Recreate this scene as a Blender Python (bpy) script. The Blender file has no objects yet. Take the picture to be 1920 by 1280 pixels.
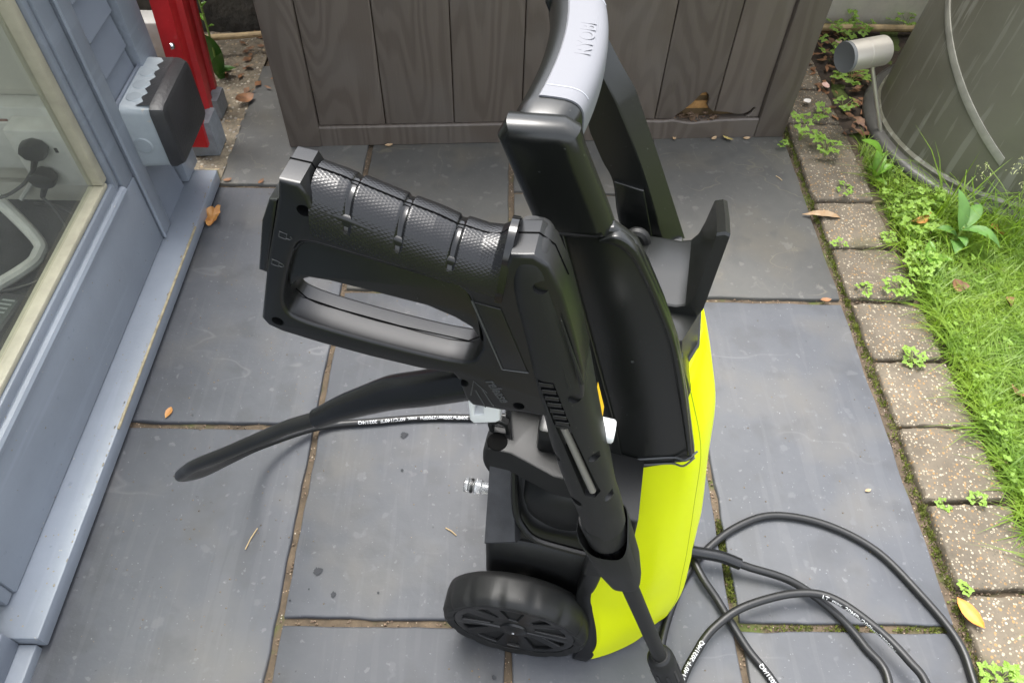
import bpy, bmesh, math, random
import numpy as np
from mathutils import Vector, Matrix, noise
random.seed(7); rng = np.random.default_rng(7)
S = bpy.context.scene
COL = S.collection
R = math.radians

# ------------------------------------------------------------------ camera
cam_d = bpy.data.cameras.new('camera'); cam = bpy.data.objects.new('camera', cam_d); COL.objects.link(cam)
S.camera = cam
cam_d.sensor_width = 36.0; cam_d.lens = 1400 / 1920 * 36.0; cam_d.clip_start = .02; cam_d.clip_end = 200
PITCH, ROLL, YAW = .907186, .0385065, .0262859
_f = Vector((math.sin(YAW) * math.cos(PITCH), math.cos(YAW) * math.cos(PITCH), -math.sin(PITCH)))
_r0 = Vector((math.cos(YAW), -math.sin(YAW), 0)); _u0 = _r0.cross(_f)
_r = math.cos(ROLL) * _r0 + math.sin(ROLL) * _u0; _u = -math.sin(ROLL) * _r0 + math.cos(ROLL) * _u0
_m = Matrix((_r, _u, -_f)).transposed().to_4x4(); _m.translation = (0, 0, 1.04)
cam.matrix_world = _m

# ------------------------------------------------------------------ light: bright overcast
SUN_EL, SUN_AZ = R(73), R(-25)
W = bpy.data.worlds.new('World'); S.world = W; W.use_nodes = True
nt = W.node_tree; nt.nodes.clear()
sky = nt.nodes.new('ShaderNodeTexSky'); sky.sky_type = 'NISHITA'; sky.sun_disc = False
sky.sun_elevation = SUN_EL; sky.sun_rotation = SUN_AZ; sky.air_density = 1.0; sky.dust_density = 4.0; sky.ozone_density = 1.0
hs = nt.nodes.new('ShaderNodeHueSaturation'); hs.inputs['Saturation'].default_value = .30
bg = nt.nodes.new('ShaderNodeBackground'); bg.inputs['Strength'].default_value = .15
wo = nt.nodes.new('ShaderNodeOutputWorld')
nt.links.new(sky.outputs[0], hs.inputs['Color']); nt.links.new(hs.outputs[0], bg.inputs['Color']); nt.links.new(bg.outputs[0], wo.inputs[0])
sd = bpy.data.lights.new('sun', 'SUN'); sd.energy = .9; sd.angle = R(25); sd.color = (1, .97, .92)
sun = bpy.data.objects.new('sun', sd); COL.objects.link(sun)
_sdir = Vector((math.sin(SUN_AZ) * math.cos(SUN_EL), math.cos(SUN_AZ) * math.cos(SUN_EL), math.sin(SUN_EL)))
sun.rotation_euler = _sdir.to_track_quat('Z', 'Y').to_euler()
S.view_settings.view_transform = 'Standard'; S.view_settings.look = 'None'
S.view_settings.gamma = 1; S.view_settings.use_curve_mapping = False; S.view_settings.exposure = 2.1
S.render.engine = 'CYCLES'; S.cycles.max_bounces = 8; S.cycles.use_denoising = True

# ------------------------------------------------------------------ materials
def mat(name, col, rough=.5, var=0., vscale=8., bump=0., bscale=60., metal=0., spec=.5, col2=None, coat=0., trans=0., bdetail=6., bdist=.002):
    m = bpy.data.materials.new(name); m.use_nodes = True; n = m.node_tree; b = n.nodes['Principled BSDF']
    b.inputs['Roughness'].default_value = rough; b.inputs['Metallic'].default_value = metal
    b.inputs['Specular IOR Level'].default_value = spec; b.inputs['Coat Weight'].default_value = coat
    b.inputs['Transmission Weight'].default_value = trans
    geo = n.nodes.new('ShaderNodeNewGeometry'); pos = geo.outputs['Position']
    c1 = tuple(col) + (1,)
    if var or col2:
        tx = n.nodes.new('ShaderNodeTexNoise'); tx.inputs['Scale'].default_value = vscale; tx.inputs['Detail'].default_value = 8; tx.inputs['Roughness'].default_value = .65
        n.links.new(pos, tx.inputs['Vector'])
        rp = n.nodes.new('ShaderNodeValToRGB'); rp.color_ramp.elements[0].position = .32; rp.color_ramp.elements[1].position = .68
        a = col2 if col2 else [max(0, x * (1 - var)) for x in col]; c = col if col2 else [x * (1 + var) for x in col]
        rp.color_ramp.elements[0].color = tuple(a) + (1,); rp.color_ramp.elements[1].color = tuple(c) + (1,)
        n.links.new(tx.outputs[0], rp.inputs[0]); n.links.new(rp.outputs[0], b.inputs['Base Color'])
        m['_ramp'] = rp.name
    else:
        b.inputs['Base Color'].default_value = c1
    if bump:
        tb = n.nodes.new('ShaderNodeTexNoise'); tb.inputs['Scale'].default_value = bscale; tb.inputs['Detail'].default_value = bdetail
        n.links.new(pos, tb.inputs['Vector'])
        bp = n.nodes.new('ShaderNodeBump'); bp.inputs['Strength'].default_value = bump; bp.inputs['Distance'].default_value = bdist
        n.links.new(tb.outputs[0], bp.inputs['Height']); n.links.new(bp.outputs[0], b.inputs['Normal'])
    return m

def specks(m, scale, thr, col, amount=1., soft=.04, stretch=None):
    """adds small pale or dark flecks (noise thresholded) over a material's base colour"""
    n = m.node_tree; b = n.nodes['Principled BSDF']; inp = b.inputs['Base Color']
    geo = n.nodes.new('ShaderNodeNewGeometry'); v = geo.outputs['Position']
    if stretch:
        mp = n.nodes.new('ShaderNodeMapping'); mp.inputs['Scale'].default_value = stretch[0]; mp.inputs['Rotation'].default_value = stretch[1]
        n.links.new(v, mp.inputs[0]); v = mp.outputs[0]
    t = n.nodes.new('ShaderNodeTexNoise'); t.inputs['Scale'].default_value = scale; t.inputs['Detail'].default_value = 3
    n.links.new(v, t.inputs['Vector'])
    r = n.nodes.new('ShaderNodeValToRGB'); r.color_ramp.elements[0].position = thr; r.color_ramp.elements[1].position = thr + soft
    r.color_ramp.elements[1].color = (amount,) * 3 + (1,)
    n.links.new(t.outputs[0], r.inputs[0])
    mx = n.nodes.new('ShaderNodeMix'); mx.data_type = 'RGBA'
    n.links.new(r.outputs[0], mx.inputs[0])
    if inp.links: n.links.new(inp.links[0].from_socket, mx.inputs[6])
    else: mx.inputs[6].default_value = inp.default_value
    mx.inputs[7].default_value = tuple(col) + (1,)
    n.links.new(mx.outputs[2], inp)
    return m

def veins(m, scale, width, col, amount=1., stretch=None):
    """thin wandering lines (the zero set of a noise) over the base colour"""
    n = m.node_tree; b = n.nodes['Principled BSDF']; inp = b.inputs['Base Color']
    geo = n.nodes.new('ShaderNodeNewGeometry'); v = geo.outputs['Position']
    if stretch:
        mp = n.nodes.new('ShaderNodeMapping'); mp.inputs['Scale'].default_value = stretch[0]; mp.inputs['Rotation'].default_value = stretch[1]
        n.links.new(v, mp.inputs[0]); v = mp.outputs[0]
    t = n.nodes.new('ShaderNodeTexNoise'); t.inputs['Scale'].default_value = scale; t.inputs['Detail'].default_value = 4
    n.links.new(v, t.inputs['Vector'])
    r = n.nodes.new('ShaderNodeValToRGB'); e = r.color_ramp.elements
    e[0].position = .5 - width; e[1].position = .5 + width; e[1].color = (0, 0, 0, 1); k = e.new(.5); k.color = (amount,) * 3 + (1,)
    n.links.new(t.outputs[0], r.inputs[0])
    t2 = n.nodes.new('ShaderNodeTexNoise'); t2.inputs['Scale'].default_value = scale * 2.3; n.links.new(geo.outputs['Position'], t2.inputs['Vector'])
    r2 = n.nodes.new('ShaderNodeValToRGB'); r2.color_ramp.elements[0].position = .48; r2.color_ramp.elements[1].position = .62; n.links.new(t2.outputs[0], r2.inputs[0])
    mu = n.nodes.new('ShaderNodeMath'); mu.operation = 'MULTIPLY'; n.links.new(r.outputs[0], mu.inputs[0]); n.links.new(r2.outputs[0], mu.inputs[1])
    mx = n.nodes.new('ShaderNodeMix'); mx.data_type = 'RGBA'; n.links.new(mu.outputs[0], mx.inputs[0])
    if inp.links: n.links.new(inp.links[0].from_socket, mx.inputs[6])
    else: mx.inputs[6].default_value = inp.default_value
    mx.inputs[7].default_value = tuple(col) + (1,); n.links.new(mx.outputs[2], inp)
    return m

def voro_specks(m, scale, keep, cols, soft=.25):
    """aggregate: a share of voronoi cells become stones of mixed colours"""
    n = m.node_tree; b = n.nodes['Principled BSDF']; inp = b.inputs['Base Color']
    geo = n.nodes.new('ShaderNodeNewGeometry')
    vo = n.nodes.new('ShaderNodeTexVoronoi'); vo.inputs['Scale'].default_value = scale; n.links.new(geo.outputs['Position'], vo.inputs['Vector'])
    sp = n.nodes.new('ShaderNodeSeparateColor'); n.links.new(vo.outputs['Color'], sp.inputs[0])
    gt = n.nodes.new('ShaderNodeMath'); gt.operation = 'GREATER_THAN'; gt.inputs[1].default_value = keep; n.links.new(sp.outputs[0], gt.inputs[0])
    lt = n.nodes.new('ShaderNodeMath'); lt.operation = 'LESS_THAN'; lt.inputs[1].default_value = soft; n.links.new(vo.outputs['Distance'], lt.inputs[0])
    mu = n.nodes.new('ShaderNodeMath'); mu.operation = 'MULTIPLY'; n.links.new(gt.outputs[0], mu.inputs[0]); n.links.new(lt.outputs[0], mu.inputs[1])
    rp = n.nodes.new('ShaderNodeValToRGB'); rp.color_ramp.interpolation = 'CONSTANT'
    for i, c in enumerate(cols):
        e = rp.color_ramp.elements[i] if i < 2 else rp.color_ramp.elements.new(.5)
        e.position = i / len(cols); e.color = tuple(c) + (1,)
    n.links.new(sp.outputs[1], rp.inputs[0])
    mx = n.nodes.new('ShaderNodeMix'); mx.data_type = 'RGBA'; n.links.new(mu.outputs[0], mx.inputs[0])
    if inp.links: n.links.new(inp.links[0].from_socket, mx.inputs[6])
    else: mx.inputs[6].default_value = inp.default_value
    n.links.new(rp.outputs[0], mx.inputs[7]); n.links.new(mx.outputs[2], inp)
    return m

M = {}
M['slate'] = mat('slate', (.092, .096, .105), .60, spec=.32, bump=.5, bscale=13, vscale=3.2, col2=(.060, .064, .073), bdetail=14, bdist=.006)
specks(M['slate'], 6.5, .50, (.112, .104, .090), .5, .2)
specks(M['slate'], 15, .54, (.060, .062, .066), .5, .12)
specks(M['slate'], 32, .645, (.125, .128, .136), .35, .05)
specks(M['slate'], 75, .66, (.17, .173, .18), .4, .05)
specks(M['slate'], 230, .69, (.22, .225, .235), .6, .05)
veins(M['slate'], 1.4, .004, (.18, .18, .185), .4, ((1, 2.2, 1), (0, 0, .5)))
specks(M['slate'], 60, .56, (.12, .122, .128), .14, .03, ((1, .06, 1), (0, 0, .12)))
specks(M['slate'], 90, .72, (.03, .03, .03), .6, .04)
M['slate_rear'] = mat('slate_rear', (.098, .096, .088), .60, spec=.35, bump=.5, bscale=9, vscale=4, col2=(.062, .062, .060), bdetail=14, bdist=.005)
specks(M['slate_rear'], 7, .48, (.115, .103, .080), .55, .2)
specks(M['slate_rear'], 16, .54, (.058, .058, .056), .5, .12)
specks(M['slate_rear'], 36, .62, (.14, .135, .125), .5, .05)
veins(M['slate_rear'], 2.6, .003, (.17, .152, .112), .5, ((1, 1.8, 1), (0, 0, 1.1)))
veins(M['slate_rear'], 4, .004, (.15, .14, .115), .45, ((1.6, .6, 1), (0, 0, .5)))
specks(M['slate_rear'], 230, .69, (.21, .21, .20), .5, .05)
def tone(m, lo, hi):
    """every stone a little lighter or darker than the next"""
    n = m.node_tree; b = n.nodes['Principled BSDF']; inp = b.inputs['Base Color']; src = inp.links[0].from_socket
    oi = n.nodes.new('ShaderNodeObjectInfo'); mr = n.nodes.new('ShaderNodeMapRange'); mr.inputs[3].default_value = lo; mr.inputs[4].default_value = hi
    n.links.new(oi.outputs['Random'], mr.inputs[0]); vm = n.nodes.new('ShaderNodeVectorMath'); vm.operation = 'SCALE'
    n.links.new(src, vm.inputs[0]); n.links.new(mr.outputs[0], vm.inputs['Scale']); n.links.new(vm.outputs[0], inp)
for k in ('slate', 'slate_rear'): tone(M[k], .82, 1.12)
M['mortar'] = mat('mortar', (.115, .085, .055), .95, bump=1., bscale=160, vscale=40, col2=(.06, .045, .03))
specks(M['mortar'], 16, .57, (.06, .085, .012), .8, .1)
voro_specks(M['mortar'], 260, .86, [(.35, .27, .2), (.3, .2, .12), (.4, .36, .3)])
M['soil'] = mat('soil', (.055, .038, .025), .95, bump=1., bscale=90, vscale=30, col2=(.018, .013, .009))
M['paver'] = mat('paver', (.150, .124, .090), .85, bump=.9, bscale=120, vscale=16, col2=(.085, .070, .050))
voro_specks(M['paver'], 190, .55, [(.27, .225, .16), (.25, .15, .06), (.13, .11, .08), (.34, .295, .22), (.20, .165, .105)], .40)
voro_specks(M['paver'], 300, .66, [(.34, .295, .22), (.25, .16, .08), (.09, .08, .06)], .40)
specks(M['paver'], 9, .58, (.075, .07, .03), .5, .12)
M['gravel'] = mat('gravel_concrete', (.22, .18, .125), .9, bump=1., bscale=140, vscale=60, col2=(.10, .085, .06), bdist=.005)
voro_specks(M['gravel'], 120, .55, [(.36, .32, .25), (.3, .22, .13), (.22, .2, .17)], .4)
M['paint'] = mat('blue_grey_paint', (.205, .229, .264), .40, var=.12, vscale=4, bump=.12, bscale=120)
specks(M['paint'], 420, .77, (.45, .46, .46), .6, .03)
specks(M['paint'], 60, .70, (.16, .18, .215), .7, .05)
specks(M['paint'], 130, .735, (.34, .33, .30), .8, .02)
specks(M['paint'], 40, .60, (.235, .262, .305), .5, .05, ((1, .05, 1), (0, 0, 0)))
M['paint2'] = mat('blue_grey_paint_boards', (.165, .186, .222), .5, var=.08, vscale=6, bump=.15, bscale=80)
specks(M['paint2'], 300, .76, (.38, .39, .40), .5, .03)
M['bare'] = mat('bare_wood_edge', (.30, .255, .16), .7, var=.35, vscale=60, bump=.3)
M['bead'] = mat('cream_bead', (.36, .335, .25), .5, var=.12, vscale=30, bump=.2, bscale=200)
M['black'] = mat('black_plastic', (.0056, .0059, .0062), .33, bump=.10, bscale=1500, bdetail=2, bdist=.0004)
M['black_rough'] = mat('black_plastic_matt', (.0088, .0092, .0092), .50, spec=.38, bump=.12, bscale=1300, bdetail=2, bdist=.0004)
specks(M['black_rough'], 500, .73, (.11, .105, .09), .6, .03)
specks(M['black_rough'], 40, .58, (.016, .016, .014), .7, .2)
M['black_arm'] = mat('black_plastic_handle', (.0075, .0083, .0074), .27, bump=.06, bscale=1500, bdetail=2, bdist=.0004)
specks(M['black_arm'], 520, .735, (.13, .135, .13), .7, .03)
specks(M['black_arm'], 170, .745, (.07, .073, .07), .7, .02)
specks(M['black_arm'], 45, .60, (.011, .0115, .0115), .7, .2)
M['black_gloss'] = mat('black_plastic_gloss', (.006, .0062, .0065), .08)
M['black_dark'] = mat('black_recess', (.002, .002, .002), .8, spec=.05)
M['rubber'] = mat('black_rubber', (.0105, .0108, .011), .42, bump=.15, bscale=900, bdist=.0004, var=.2, vscale=30)
specks(M['rubber'], 380, .76, (.16, .14, .10), .6, .03)
M['sleeve'] = mat('black_sleeve', (.0075, .008, .009), .26, bump=.05, bscale=500)
M['lime'] = mat('lime_plastic', (.70, .785, .001), .42, spec=.22, bump=.03, bscale=900, bdist=.0004)
M['grey_plastic'] = mat('light_grey_plastic', (.170, .173, .187), .5, spec=.25, bump=.05, bscale=900, bdist=.0004)
specks(M['grey_plastic'], 90, .80, (.25, .17, .1), .6, .02)
M['white_plastic'] = mat('white_plastic', (.72, .73, .73), .4)
M['print'] = mat('white_print', (.60, .61, .62), .6)
M['yellow'] = mat('yellow_sticker', (.80, .47, .01), .5)
M['clear'] = mat('clear_plastic', (.85, .87, .88), .12, trans=.9)
M['steel'] = mat('brushed_steel', (.66, .62, .55), .40, metal=.75, bump=.1, bscale=300)
M['chrome'] = mat('bright_metal', (.62, .62, .62), .22, metal=1.)
M['lens'] = mat('frosted_lens', (.16, .16, .155), .45, spec=.3)
M['red'] = mat('red_paint', (.36, .012, .014), .36, var=.18, vscale=14, bump=.15, bscale=150)
specks(M['red'], 330, .74, (.6, .35, .33), .6, .03)
M['grey_foot'] = mat('grey_rubber_foot', (.18, .195, .21), .55, var=.2, vscale=50, bump=.3)
M['jbox'] = mat('grey_box_plastic', (.26, .29, .305), .5, var=.08, vscale=30, bump=.1)
specks(M['jbox'], 60, .70, (.45, .36, .26), .5, .05)
M['tar'] = mat('black_tar_paint', (.022, .022, .023), .42, bump=.3, bscale=160, var=.2, vscale=20)
specks(M['tar'], 250, .77, (.3, .3, .3), .7, .02)
M['cream'] = mat('cream_render', (.78, .74, .64), .85, var=.12, vscale=12, bump=.6, bscale=70)
M['darkwall'] = mat('weathered_wall', (.13, .115, .09), .9, bump=1., bscale=45, vscale=18, col2=(.065, .06, .05), bdist=.006)
M['offwhite'] = mat('offwhite_upvc', (.52, .51, .47), .5, var=.12, vscale=20)
M['room'] = mat('room_panel', (.50, .48, .41), .6, var=.05, vscale=4)
M['carpet'] = mat('dark_carpet', (.022, .023, .024), .95, bump=.8, bscale=220, var=.4, vscale=12)
M['cane'] = mat('bamboo', (.40, .29, .15), .6, var=.25, vscale=50)
M['foliage'] = mat('seedling_leaf', (.21, .34, .05), .5, var=.22, vscale=50, bump=.2, bscale=300)
M['foliage2'] = mat('dock_leaf', (.13, .27, .03), .42, var=.2, vscale=30, bump=.3, bscale=160)
M['foliage3'] = mat('foxglove_leaf', (.11, .23, .05), .55, var=.2, vscale=30, bump=.3, bscale=160)
M['darkleaf'] = mat('dark_leaf', (.05, .13, .018), .45, var=.3, vscale=30)
M['grass'] = mat('grass_blade', (.19, .285, .022), .5, vscale=9, col2=(.085, .165, .014))
M['grass_dry'] = mat('dry_grass', (.28, .24, .10), .7, var=.3, vscale=40)
M['stem'] = mat('stem', (.20, .27, .06), .5)
M['leaf_orange'] = mat('orange_leaf', (.60, .22, .012), .5, vscale=40, col2=(.45, .15, .02))
M['leaf_brown'] = mat('brown_leaf', (.26, .12, .05), .6, vscale=50, col2=(.10, .05, .025), bump=.3)
M['leaf_gold'] = mat('gold_leaf', (.46, .25, .075), .55, vscale=45, col2=(.36, .15, .035), bump=.3)
M['leaf_pale'] = mat('pale_curled_leaf', (.40, .30, .19), .6, vscale=60, col2=(.30, .17, .07), bump=.3)
M['pink'] = mat('pink_petal', (.62, .40, .34), .6, var=.15, vscale=60)
M['white_petal'] = mat('white_shell', (.75, .71, .66), .6)
M['twig'] = mat('dry_twig', (.42, .31, .17), .8, var=.2, vscale=60)
for k in ('foliage', 'foliage2', 'foliage3', 'grass'):
    b = M[k].node_tree.nodes['Principled BSDF']; b.inputs['Subsurface Weight'].default_value = .0
    n = M[k].node_tree; tr = n.nodes.new('ShaderNodeBsdfTranslucent'); mx = n.nodes.new('ShaderNodeMixShader'); mx.inputs[0].default_value = .3
    tr.inputs['Color'].default_value = {'foliage': (.30, .50, .03, 1), 'foliage2': (.28, .5, .03, 1), 'foliage3': (.2, .4, .06, 1), 'grass': (.30, .50, .02, 1)}[k]
    o = n.nodes['Material Output']; n.links.new(b.outputs[0], mx.inputs[1]); n.links.new(tr.outputs[0], mx.inputs[2]); n.links.new(mx.outputs[0], o.inputs[0])

def glass_mat():
    m = bpy.data.materials.new('window_glass'); m.use_nodes = True; n = m.node_tree; b = n.nodes['Principled BSDF']
    b.inputs['Roughness'].default_value = .02; b.inputs['Base Color'].default_value = (.9, .92, .9, 1); b.inputs['IOR'].default_value = 1.5
    tr = n.nodes.new('ShaderNodeBsdfTransparent'); tr.inputs[0].default_value = (.86, .88, .85, 1)
    gl = n.nodes.new('ShaderNodeBsdfGlossy'); gl.inputs['Roughness'].default_value = .03
    df = n.nodes.new('ShaderNodeBsdfDiffuse'); df.inputs[0].default_value = (.5, .5, .46, 1)
    fr0 = n.nodes.new('ShaderNodeFresnel'); fr0.inputs[0].default_value = 1.5
    gb = n.nodes.new('ShaderNodeNewGeometry'); iv = n.nodes.new('ShaderNodeMath'); iv.operation = 'SUBTRACT'; iv.inputs[0].default_value = 1; n.links.new(gb.outputs['Backfacing'], iv.inputs[1])
    fr = n.nodes.new('ShaderNodeMath'); fr.operation = 'MULTIPLY'; n.links.new(fr0.outputs[0], fr.inputs[0]); n.links.new(iv.outputs[0], fr.inputs[1])
    m1 = n.nodes.new('ShaderNodeMixShader'); m2 = n.nodes.new('ShaderNodeMixShader')
    n.links.new(fr.outputs[0], m1.inputs[0]); n.links.new(tr.outputs[0], m1.inputs[1]); n.links.new(gl.outputs[0], m1.inputs[2])
    t = n.nodes.new('ShaderNodeTexNoise'); t.inputs['Scale'].default_value = 9; g = n.nodes.new('ShaderNodeNewGeometry'); n.links.new(g.outputs['Position'], t.inputs['Vector'])
    ml = n.nodes.new('ShaderNodeMath'); ml.operation = 'MULTIPLY'; ml.inputs[1].default_value = .14; n.links.new(t.outputs[0], ml.inputs[0])
    n.links.new(ml.outputs[0], m2.inputs[0]); n.links.new(m1.outputs[0], m2.inputs[1]); n.links.new(df.outputs[0], m2.inputs[2])
    n.links.new(m2.outputs[0], n.nodes['Material Output'].inputs[0]); return m
M['glass'] = glass_mat()

def knurl_mat():
    m = mat('knurled_grip', (.007, .0072, .008), .26); n = m.node_tree; b = n.nodes['Principled BSDF']
    uv = n.nodes.new('ShaderNodeUVMap'); uv.uv_map = 'UVMap'
    hs_ = []
    for a in (R(62), R(-62)):
        mp = n.nodes.new('ShaderNodeMapping'); mp.inputs['Rotation'].default_value = (0, 0, a); n.links.new(uv.outputs[0], mp.inputs[0])
        w = n.nodes.new('ShaderNodeTexWave'); w.inputs['Scale'].default_value = 210; w.bands_direction = 'X'; n.links.new(mp.outputs[0], w.inputs[0]); hs_.append(w)
    mu = n.nodes.new('ShaderNodeMath'); mu.operation = 'MINIMUM'; n.links.new(hs_[0].outputs['Fac'], mu.inputs[0]); n.links.new(hs_[1].outputs['Fac'], mu.inputs[1])
    bp = n.nodes.new('ShaderNodeBump'); bp.inputs['Strength'].default_value = .30; bp.inputs['Distance'].default_value = .0003
    n.links.new(mu.outputs[0], bp.inputs['Height']); n.links.new(bp.outputs[0], b.inputs['Normal'])
    return m
M['knurl'] = knurl_mat()

def wood_grain_mat():
    m = mat('brown_moulded_resin', (.052, .043, .037), .5); n = m.node_tree; b = n.nodes['Principled BSDF']
    oi = n.nodes.new('ShaderNodeObjectInfo'); tc = n.nodes.new('ShaderNodeTexCoord')
    ad = n.nodes.new('ShaderNodeVectorMath'); ad.operation = 'ADD'
    sc = n.nodes.new('ShaderNodeVectorMath'); sc.operation = 'SCALE'; sc.inputs[0].default_value = (7, 3, 11)
    n.links.new(oi.outputs['Random'], sc.inputs['Scale']); n.links.new(tc.outputs['Object'], ad.inputs[0]); n.links.new(sc.outputs[0], ad.inputs[1])
    mp = n.nodes.new('ShaderNodeMapping'); mp.inputs['Scale'].default_value = (1, 1, .16); n.links.new(ad.outputs[0], mp.inputs[0])
    ns = n.nodes.new('ShaderNodeTexNoise'); ns.inputs['Scale'].default_value = 9; ns.inputs['Detail'].default_value = 1.5; n.links.new(mp.outputs[0], ns.inputs['Vector'])
    ml = n.nodes.new('ShaderNodeMath'); ml.operation = 'MULTIPLY'; ml.inputs[1].default_value = 95; n.links.new(ns.outputs[0], ml.inputs[0])
    si = n.nodes.new('ShaderNodeMath'); si.operation = 'SINE'; n.links.new(ml.outputs[0], si.inputs[0])
    mp2 = n.nodes.new('ShaderNodeMapping'); mp2.inputs['Scale'].default_value = (1, 1, .04); n.links.new(ad.outputs[0], mp2.inputs[0])
    fi = n.nodes.new('ShaderNodeTexNoise'); fi.inputs['Scale'].default_value = 260; n.links.new(mp2.outputs[0], fi.inputs['Vector'])
    a2 = n.nodes.new('ShaderNodeMath'); a2.operation = 'MULTIPLY_ADD'; a2.inputs[1].default_value = 1.2; n.links.new(fi.outputs[0], a2.inputs[0]); n.links.new(si.outputs[0], a2.inputs[2])
    bp = n.nodes.new('ShaderNodeBump'); bp.inputs['Strength'].default_value = .32; bp.inputs['Distance'].default_value = .0007
    n.links.new(a2.outputs[0], bp.inputs['Height']); n.links.new(bp.outputs[0], b.inputs['Normal'])
    rp = n.nodes.new('ShaderNodeValToRGB'); rp.color_ramp.elements[0].color = (.086, .069, .056, 1); rp.color_ramp.elements[1].color = (.104, .085, .070, 1)
    rp.color_ramp.elements[0].position = 0; n.links.new(a2.outputs[0], rp.inputs[0]); n.links.new(rp.outputs[0], b.inputs['Base Color'])
    specks(m, 330, .765, (.28, .26, .23), .6, .03)
    specks(m, 5, .52, (.112, .099, .088), .6, .25)
    return m
M['resin'] = wood_grain_mat()

tone(M['resin'], .88, 1.12); tone(M['paver'], .86, 1.12)

def bin_mat():
    m = mat('black_bin_plastic', (.150, .146, .112), .40, vscale=3, col2=(.110, .106, .080), bump=.1, bscale=120)
    specks(m, 4, .575, (.26, .26, .22), .5, .02, ((9, 9, .35), (.25, .1, 0)))
    specks(m, 7, .63, (.22, .22, .18), .4, .02, ((12, 12, .25), (-.2, .15, 0)))
    specks(m, 6, .5, (.13, .127, .10), .45, .25)
    specks(m, 260, .77, (.3, .3, .28), .6, .03)
    return m
M['bin'] = bin_mat()

# ------------------------------------------------------------------ helpers
def link(name, me, m=None, parent=None, loc=None, ang=35):
    if m is not None and not me.materials:
        me.materials.append(M[m] if isinstance(m, str) else m)
    if ang is not None and len(me.polygons):
        me.shade_smooth()
        if ang < 180: me.set_sharp_from_angle(angle=R(ang))
    o = bpy.data.objects.new(name, me); COL.objects.link(o)
    if parent is not None: o.parent = parent
    if loc is not None: o.location = loc
    return o
def meta(o, label=None, cat=None, group=None, kind=None):
    if label: o['label'] = label
    if cat: o['category'] = cat
    if group: o['group'] = group
    if kind: o['kind'] = kind
    return o
def thing(name, label, cat, loc=(0, 0, 0), rz=0., group=None):
    o = bpy.data.objects.new(name, None); COL.objects.link(o); o.location = loc; o.rotation_euler = (0, 0, rz); o.empty_display_size = .05
    return meta(o, label, cat, group)
def pymesh(name, v, f):
    me = bpy.data.meshes.new(name); me.from_pydata([tuple(x) for x in v], [], f); me.update(); return me
def frombm(name, bm):
    bmesh.ops.recalc_face_normals(bm, faces=bm.faces[:])
    me = bpy.data.meshes.new(name); bm.to_mesh(me); bm.free(); return me
def bbox_bm(bm, x0, x1, y0, y1, z0, z1):
    vs = [bm.verts.new(p) for p in ((x0, y0, z0), (x1, y0, z0), (x1, y1, z0), (x0, y1, z0), (x0, y0, z1), (x1, y0, z1), (x1, y1, z1), (x0, y1, z1))]
    for q in ((0, 3, 2, 1), (4, 5, 6, 7), (0, 1, 5, 4), (1, 2, 6, 5), (2, 3, 7, 6), (3, 0, 4, 7)): bm.faces.new([vs[i] for i in q])
    return vs
def box(x0, x1, y0, y1, z0, z1, bev=.002, seg=2, name='box'):
    bm = bmesh.new(); bbox_bm(bm, x0, x1, y0, y1, z0, z1)
    if bev: bmesh.ops.bevel(bm, geom=bm.edges[:], offset=bev, segments=seg, affect='EDGES', profile=.5)
    return frombm(name, bm)
def crom(pts, n, closed=False):
    P = [np.array(p, float) for p in pts]; out = []
    N = len(P); segs = N if closed else N - 1
    for i in range(segs):
        p0 = P[(i - 1) % N] if closed or i > 0 else 2 * P[0] - P[1]
        p1 = P[i]; p2 = P[(i + 1) % N]
        p3 = P[(i + 2) % N] if closed or i + 2 < N else 2 * P[-1] - P[-2]
        for k in range(n):
            t = k / n
            out.append(.5 * ((2 * p1) + (-p0 + p2) * t + (2 * p0 - 5 * p1 + 4 * p2 - p3) * t * t + (-p0 + 3 * p1 - 3 * p2 + p3) * t ** 3))
    if not closed: out.append(P[-1])
    return out
def loft(secs, closed=True, caps=True, name='loft', uv=False):
    n = len(secs[0]); V = [tuple(p) for s in secs for p in s]; F = []
    for i in range(len(secs) - 1):
        for j in range(n if closed else n - 1):
            a, b = i * n + j, i * n + (j + 1) % n
            F.append((a, b, b + n, a + n))
    if caps and closed:
        F.append(tuple(range(n - 1, -1, -1))); F.append(tuple(range((len(secs) - 1) * n, len(secs) * n)))
    me = pymesh(name, V, F)
    bm = bmesh.new(); bm.from_mesh(me); bmesh.ops.recalc_face_normals(bm, faces=bm.faces[:]); bm.to_mesh(me); bm.free()
    return me
def frames(P):
    T = []; n = len(P)
    for i in range(n):
        t = P[min(i + 1, n - 1)] - P[max(i - 1, 0)]; T.append(t / (np.linalg.norm(t) + 1e-12))
    a = np.array((0, 0, 1.)) if abs(T[0][2]) < .9 else np.array((0, 1., 0))
    N = [a - T[0] * np.dot(a, T[0])]; N[0] /= np.linalg.norm(N[0])
    for i in range(1, n):
        v = N[-1] - T[i] * np.dot(N[-1], T[i]); N.append(v / np.linalg.norm(v))
    return T, N, [np.cross(t, k) for t, k in zip(T, N)]
def tube(P, r, seg=12, name='tube', caps=True):
    P = [np.array(p, float) for p in P]; T, N, B = frames(P)
    rs = r if hasattr(r, '__len__') else [r] * len(P)
    return loft([[P[i] + rs[i] * (math.cos(a) * N[i] + math.sin(a) * B[i]) for a in np.linspace(0, 2 * math.pi, seg, endpoint=False)] for i in range(len(P))], True, caps, name)
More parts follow.
